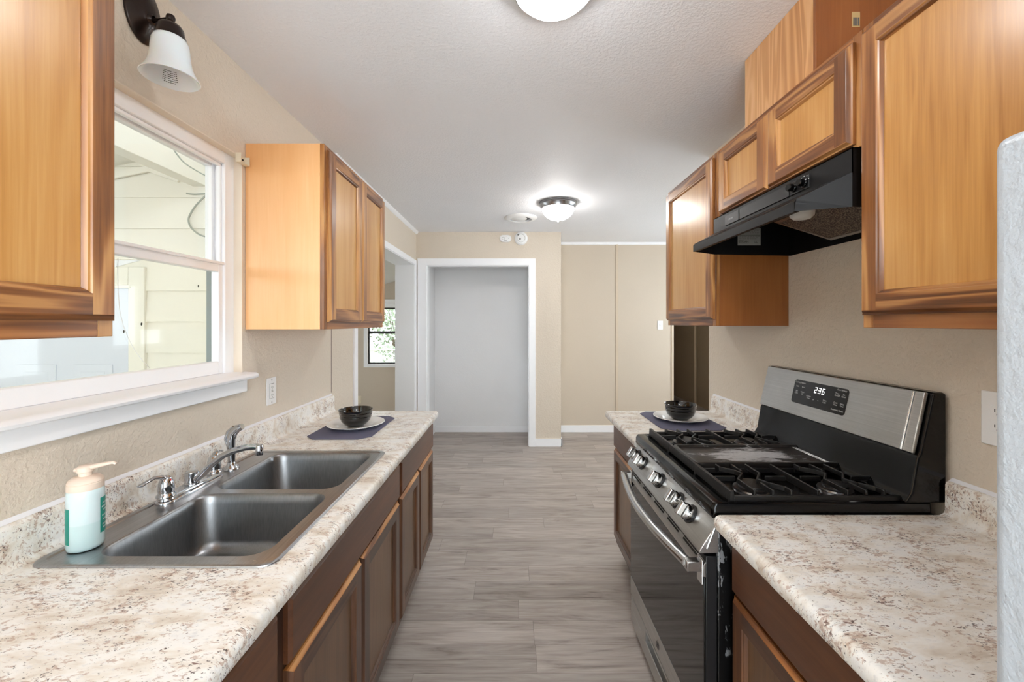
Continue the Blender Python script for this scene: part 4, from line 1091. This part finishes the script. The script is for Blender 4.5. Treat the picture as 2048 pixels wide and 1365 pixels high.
# ------------------------------------------------------------------ refrigerator
t = thing('refrigerator', 'white textured refrigerator at the right edge, beside the near counter', 'refrigerator', (.9, .05, 0))
b = MB(); b.box(.615, 1.24, -.36, .462, .02, 1.665); b.build('cabinet', 'fridge', t, bevel=.006)
for ya_, yb_ in ((.075, .467), (-.361, .069)):
    b = MB(); b.box(.548, .610, ya_, yb_, .09, 1.685); dd = b.build('door', 'fridge', t, bevel=.014, segs=5)
    hy = .105 if ya_ > 0 else .04
    b = MB(); b.tube([(.547, hy, .75), (.515, hy, .78), (.51, hy, 1.1), (.515, hy, 1.42), (.547, hy, 1.45)], .011, 10); b.build('door_handle', 'white_pl', dd)
b = MB(); b.box(.60, .63, -.35, .45, .0, .085); b.build('kick_grille', 'rubber', t)

# ------------------------------------------------------------------ lamps
def flush(label, x, y, r, mat, fin, group='flush ceiling lamps'):
    t = thing('ceiling_lamp', label, 'ceiling lamp', (x, y, HC-.15), group)
    b = MB(); b.lathe([(r*.9, 0), (r, -.004), (r, -.012), (r*.965, -.018), (r*.97, -.024), (r*.90, -.046), (r*.89, -.056), (r*.865, -.058), (r*.85, -.03), (0, -.03)], (x, y, HC-.0005), seg=56); b.build('rim', 'nickel', t, ang=35)
    n = 14; R_ = r*.845; dp = .115 if fin else .062
    b = MB(); b.lathe([(R_*math.cos(PI/2*k/n), -.046-(dp-.0)*math.sin(PI/2*k/n)) for k in range(n+1)], (x, y, HC), seg=48); b.build('glass_bowl', mat, t, ang=80)
    if fin:
        b = MB(); zz_ = -.046-dp; b.lathe([(.010, zz_+.001), (.011, zz_-.004), (.006, zz_-.010), (.008, zz_-.016), (.007, zz_-.022), (0, zz_-.026)], (x, y, HC), seg=16); b.build('finial', 'nickel', t)
flush('flush ceiling lamp at the top edge, over the aisle between sink and range', .124, 1.262, .142, 'lamp1', False)
flush('domed ceiling lamp with finial in the hallway, beside the round ceiling vent', .40, 3.68, .172, 'lamp2', True)
flush('added fill lamp on the ceiling behind the viewpoint near the patio door', .05, -1.0, .17, 'rear_fill', False)  # unseen lamp, added to fill the room from behind

# sconce
pc = Vector((XL, 1.272, 2.448))
t = thing('wall_sconce', 'bronze wall sconce with white bell glass shade above the kitchen window', 'wall lamp', pc)
b = MB(); b.lathe([(.092, .0005), (.094, .004), (.090, .010), (.076, .014), (.070, .020), (.052, .023), (.046, .029), (.02, .031), (0, .031)], pc, (1, 0, 0), 48, sx=1.0, sy=.66)
b.build('backplate', 'bronze', t, ang=50)
b = MB(); b.tube([pc+Vector((.025, .0, -.020)), pc+Vector((.06, -.006, -.030)), pc+Vector((.10, -.02, -.036)), pc+Vector((.112, -.024, -.036))], .008, 12); b.lathe([(0, -.012), (.010, -.008), (.0125, 0), (.010, .008), (0, .012)], pc+Vector((.113, -.025, -.034)), seg=18); b.lathe([(.016, 0), (.014, .012), (.010, .016)], pc+Vector((.026, 0, -.020)), (1, 0, 0), 20)
b.build('arm', 'bronze', t, ang=50)
sc_ = Vector((-1.057, 1.246, 0)); nz = 2.402
b = MB(); b.lathe([(0, nz+.012), (.008, nz+.010), (.012, nz-.004), (.028, nz-.012), (.034, nz-.022), (.0355, nz-.034), (.039, nz-.046), (.039, nz-.055), (.034, nz-.056), (0, nz-.045)], sc_, seg=32); b.build('socket_cup', 'bronze', t, ang=40)
zt, zb_ = nz-.050, 2.228; hh = zt-zb_
pr = [(.034, zt), (.040, zt-.004), (.0445, zt-.016), (.0465, zt-.035), (.048, zt-.055), (.0505, zt-.074), (.0555, zt-.092), (.062, zt-.107), (.0695, zt-hh+.004), (.072, zb_), (.0702, zb_-.0012), (.066, zb_+.004), (.059, zt-.105), (.0525, zt-.09), (.0475, zt-.07), (.0445, zt-.04), (.041, zt-.016), (0, zt-.010)]
pr = [(r_*1.04, h_) for r_, h_ in pr]
b = MB(); b.lathe(pr, sc_, seg=48); sh = b.build('glass_shade', 'shade', t, ang=60)
b = MB()
for i in range(7):
    zz_ = zb_+.012+.005*i; rr_ = .0585-.0022*i
    for k in range(8):
        if (i*3+k*5) % 7 == 0: continue
        a_ = 1.95+.09*k; q = lambda a__, z__: (sc_.x+rr_*math.cos(a__), sc_.y+rr_*math.sin(a__), z__)
        b.quad([q(a_, zz_), q(a_+.06, zz_), q(a_+.06, zz_+.002), q(a_, zz_+.002)])
b.build('shade_print', 'print_black', sh, smooth=False, recalc=False)

# ceiling vent, detectors
t = thing('ceiling_vent', 'round white ceiling vent left of the domed hallway lamp', 'ceiling vent', (.07, 4.2, HC-.03))
b = MB(); b.lathe([(.17, -.0005), (.172, -.004), (.150, -.016), (.118, -.024), (.110, -.022), (.112, -.012), (.112, -.002)], (.07, 4.2, HC), seg=48); b.build('flange', 'detector', t, ang=50)
b = MB(); b.lathe([(.108, -.003), (.09, -.004), (0, -.004)], (.07, 4.2, HC), seg=32); b.build('duct_throat', 'rubber', t)
b = MB(); b.lathe([(0, -.022), (.078, -.021), (.086, -.017), (.06, -.014), (0, -.014)], (.05, 4.18, HC), seg=36); b.build('damper_disc', 'detector', t, ang=50)
t = thing('carbon_monoxide_detector', 'small oval white alarm left of the round detector above the closet opening', 'detector', (-.102, YB, 2.487))
b = MB(); prf = [(0, .070, .042), (.020, .070, .042), (.028, .066, .038), (.030, .058, .030)]
b.loops([[(-.102+p[0], YB-.001-h_, 2.487+p[1]) for p in rrect(-a_, a_, -c_, c_, c_*.98, 8)] for h_, a_, c_ in prf], cap=True); bd = b.build('case', 'detector', t, ang=50)
b = MB(); b.lathe([(.018, 0), (.018, .0012), (.015, .0012), (.015, 0)], (-.128, YB-.031, 2.485), (0, -1, 0), 24); b.build('test_button', 'tag', t)
b = MB()
for i in range(2): b.box(-.108+.012*i, -.102+.012*i, YB-.0318, YB-.031, 2.509, 2.512)
b.build('indicator', 'red', t, smooth=False)
b = MB(); b.box(-.12, -.085, YB-.0318, YB-.031, 2.458, 2.461); b.box(-.066, -.062, YB-.0318, YB-.031, 2.482, 2.492); b.build('grille_slots', 'rubber', t, smooth=False)
t = thing('smoke_detector', 'round white smoke detector above the closet opening', 'detector', (.084, YB, 2.487))
b = MB(); b.lathe([(.077, .001), (.079, .006), (.078, .022), (.070, .034), (.050, .040), (0, .041)], (.084, YB, 2.487), (0, -1, 0), 40); b.build('case', 'detector', t, ang=50)
b = MB(); b.lathe([(.014, .0408), (.013, .043), (0, .0435)], (.07, YB, 2.478), (0, -1, 0), 20); b.lathe([(.045, .0398), (.047, .0415), (.049, .0398)], (.084, YB, 2.487), (0, -1, 0), 40); b.build('test_button', 'tag', t)
b = MB(); b.box(.040, .055, YB-.0425, YB-.038, 2.518, 2.534); b.build('vent_mark', 'rubber', t, smooth=False)

# ------------------------------------------------------------------ outlets and switch
def plate_x(t, d, wall, y0, y1, z0, z1, mat='white_pl'):
    b = MB(); b.box(wall+d*.0006, wall+d*.006, y0, y1, z0, z1); return b.build('cover_plate', mat, t, bevel=.003)
t = thing('outlet', 'white rectangular outlet on the left wall under the two-door cabinet', 'outlet', (XL, 1.945, 1.148))
pl = plate_x(t, 1, XL, 1.909, 1.984, 1.083, 1.214)
b = MB(); b.box(XL+.006, XL+.0085, 1.930, 1.963, 1.114, 1.183); rc = b.build('receptacle', 'white_pl', t, bevel=.001)
b = MB()
for zz_ in (1.130, 1.167):
    for dy in (-.006, .005): b.box(XL+.0084, XL+.0089, 1.9465+dy-.0008, 1.9465+dy+.0008, zz_-.004, zz_+.004)
    b.box(XL+.0084, XL+.0089, 1.945, 1.948, zz_-.010, zz_-.007)
b.build('slot', 'slot', rc, smooth=False)
b = MB(); b.box(XL+.0084, XL+.0093, 1.940, 1.953, 1.150, 1.1535); b.box(XL+.0084, XL+.0093, 1.940, 1.953, 1.144, 1.1475); b.build('reset_button', 'tag', rc, smooth=False)
b = MB(); b.box(XL+.0055, XL+.0064, 1.9285, 1.9645, 1.1125, 1.1845); b.build('gasket_line', 'print_grey', t, smooth=False)
b = MB()
for zz_ in (1.095, 1.202): b.lathe([(.0035, .0058), (.003, .0068), (0, .007)], (XL, 1.9465, zz_), (1, 0, 0), 12)
b.build('screw', 'nickel', t)
t = thing('outlet', 'white double-width outlet plate on the right wall beside the refrigerator', 'outlet', (XR, 1.03, 1.22))
plate_x(t, -1, XR, .945, 1.106, 1.148, 1.292)
for yy in (1.065, .988):
    b = MB(); b.box(XR-.006, XR-.0085, yy-.017, yy+.017, 1.186, 1.256)
    rc = b.build('receptacle', 'white_pl', t, bevel=.001)
    b = MB()
    for zz_ in (1.202, 1.243):
        b.box(XR-.0085, XR-.0089, yy-.007, yy-.005, zz_-.005, zz_+.005); b.box(XR-.0085, XR-.0089, yy+.005, yy+.007, zz_-.004, zz_+.004); b.box(XR-.0085, XR-.0089, yy-.002, yy+.002, zz_-.012, zz_-.008)
    b.build('slot', 'slot', rc, smooth=False)
t = thing('light_switch', 'white light switch on the far beige wall beside the dark hall doorway', 'light switch', (1.976, YF, 1.447))
b = MB(); b.box(1.939, 2.013, YF-.006, YF-.0005, 1.388, 1.508); b.build('cover_plate', 'white_pl', t, bevel=.002)
b = MB(); b.box(1.971, 1.981, YF-.014, YF-.006, 1.44, 1.462); b.build('toggle', 'white_pl', t, bevel=.001)
b = MB(); b.box(1.968, 1.984, YF-.0068, YF-.006, 1.434, 1.466); b.build('toggle_slot', 'tag', t, smooth=False)
t = thing('outlet', 'small ivory outlet low on the wall of the next room', 'outlet', (-2.373, LY, .302))
b = MB(); b.box(-2.408, -2.338, LY-.006, LY-.0005, .245, .36); b.build('cover_plate', 'ivory_pl', t, bevel=.002)
for zz_ in (.28, .323): b = MB(); b.box(-2.39, -2.356, LY-.008, LY-.006, zz_-.015, zz_+.015); b.build('receptacle', 'ivory_pl', t, bevel=.002)
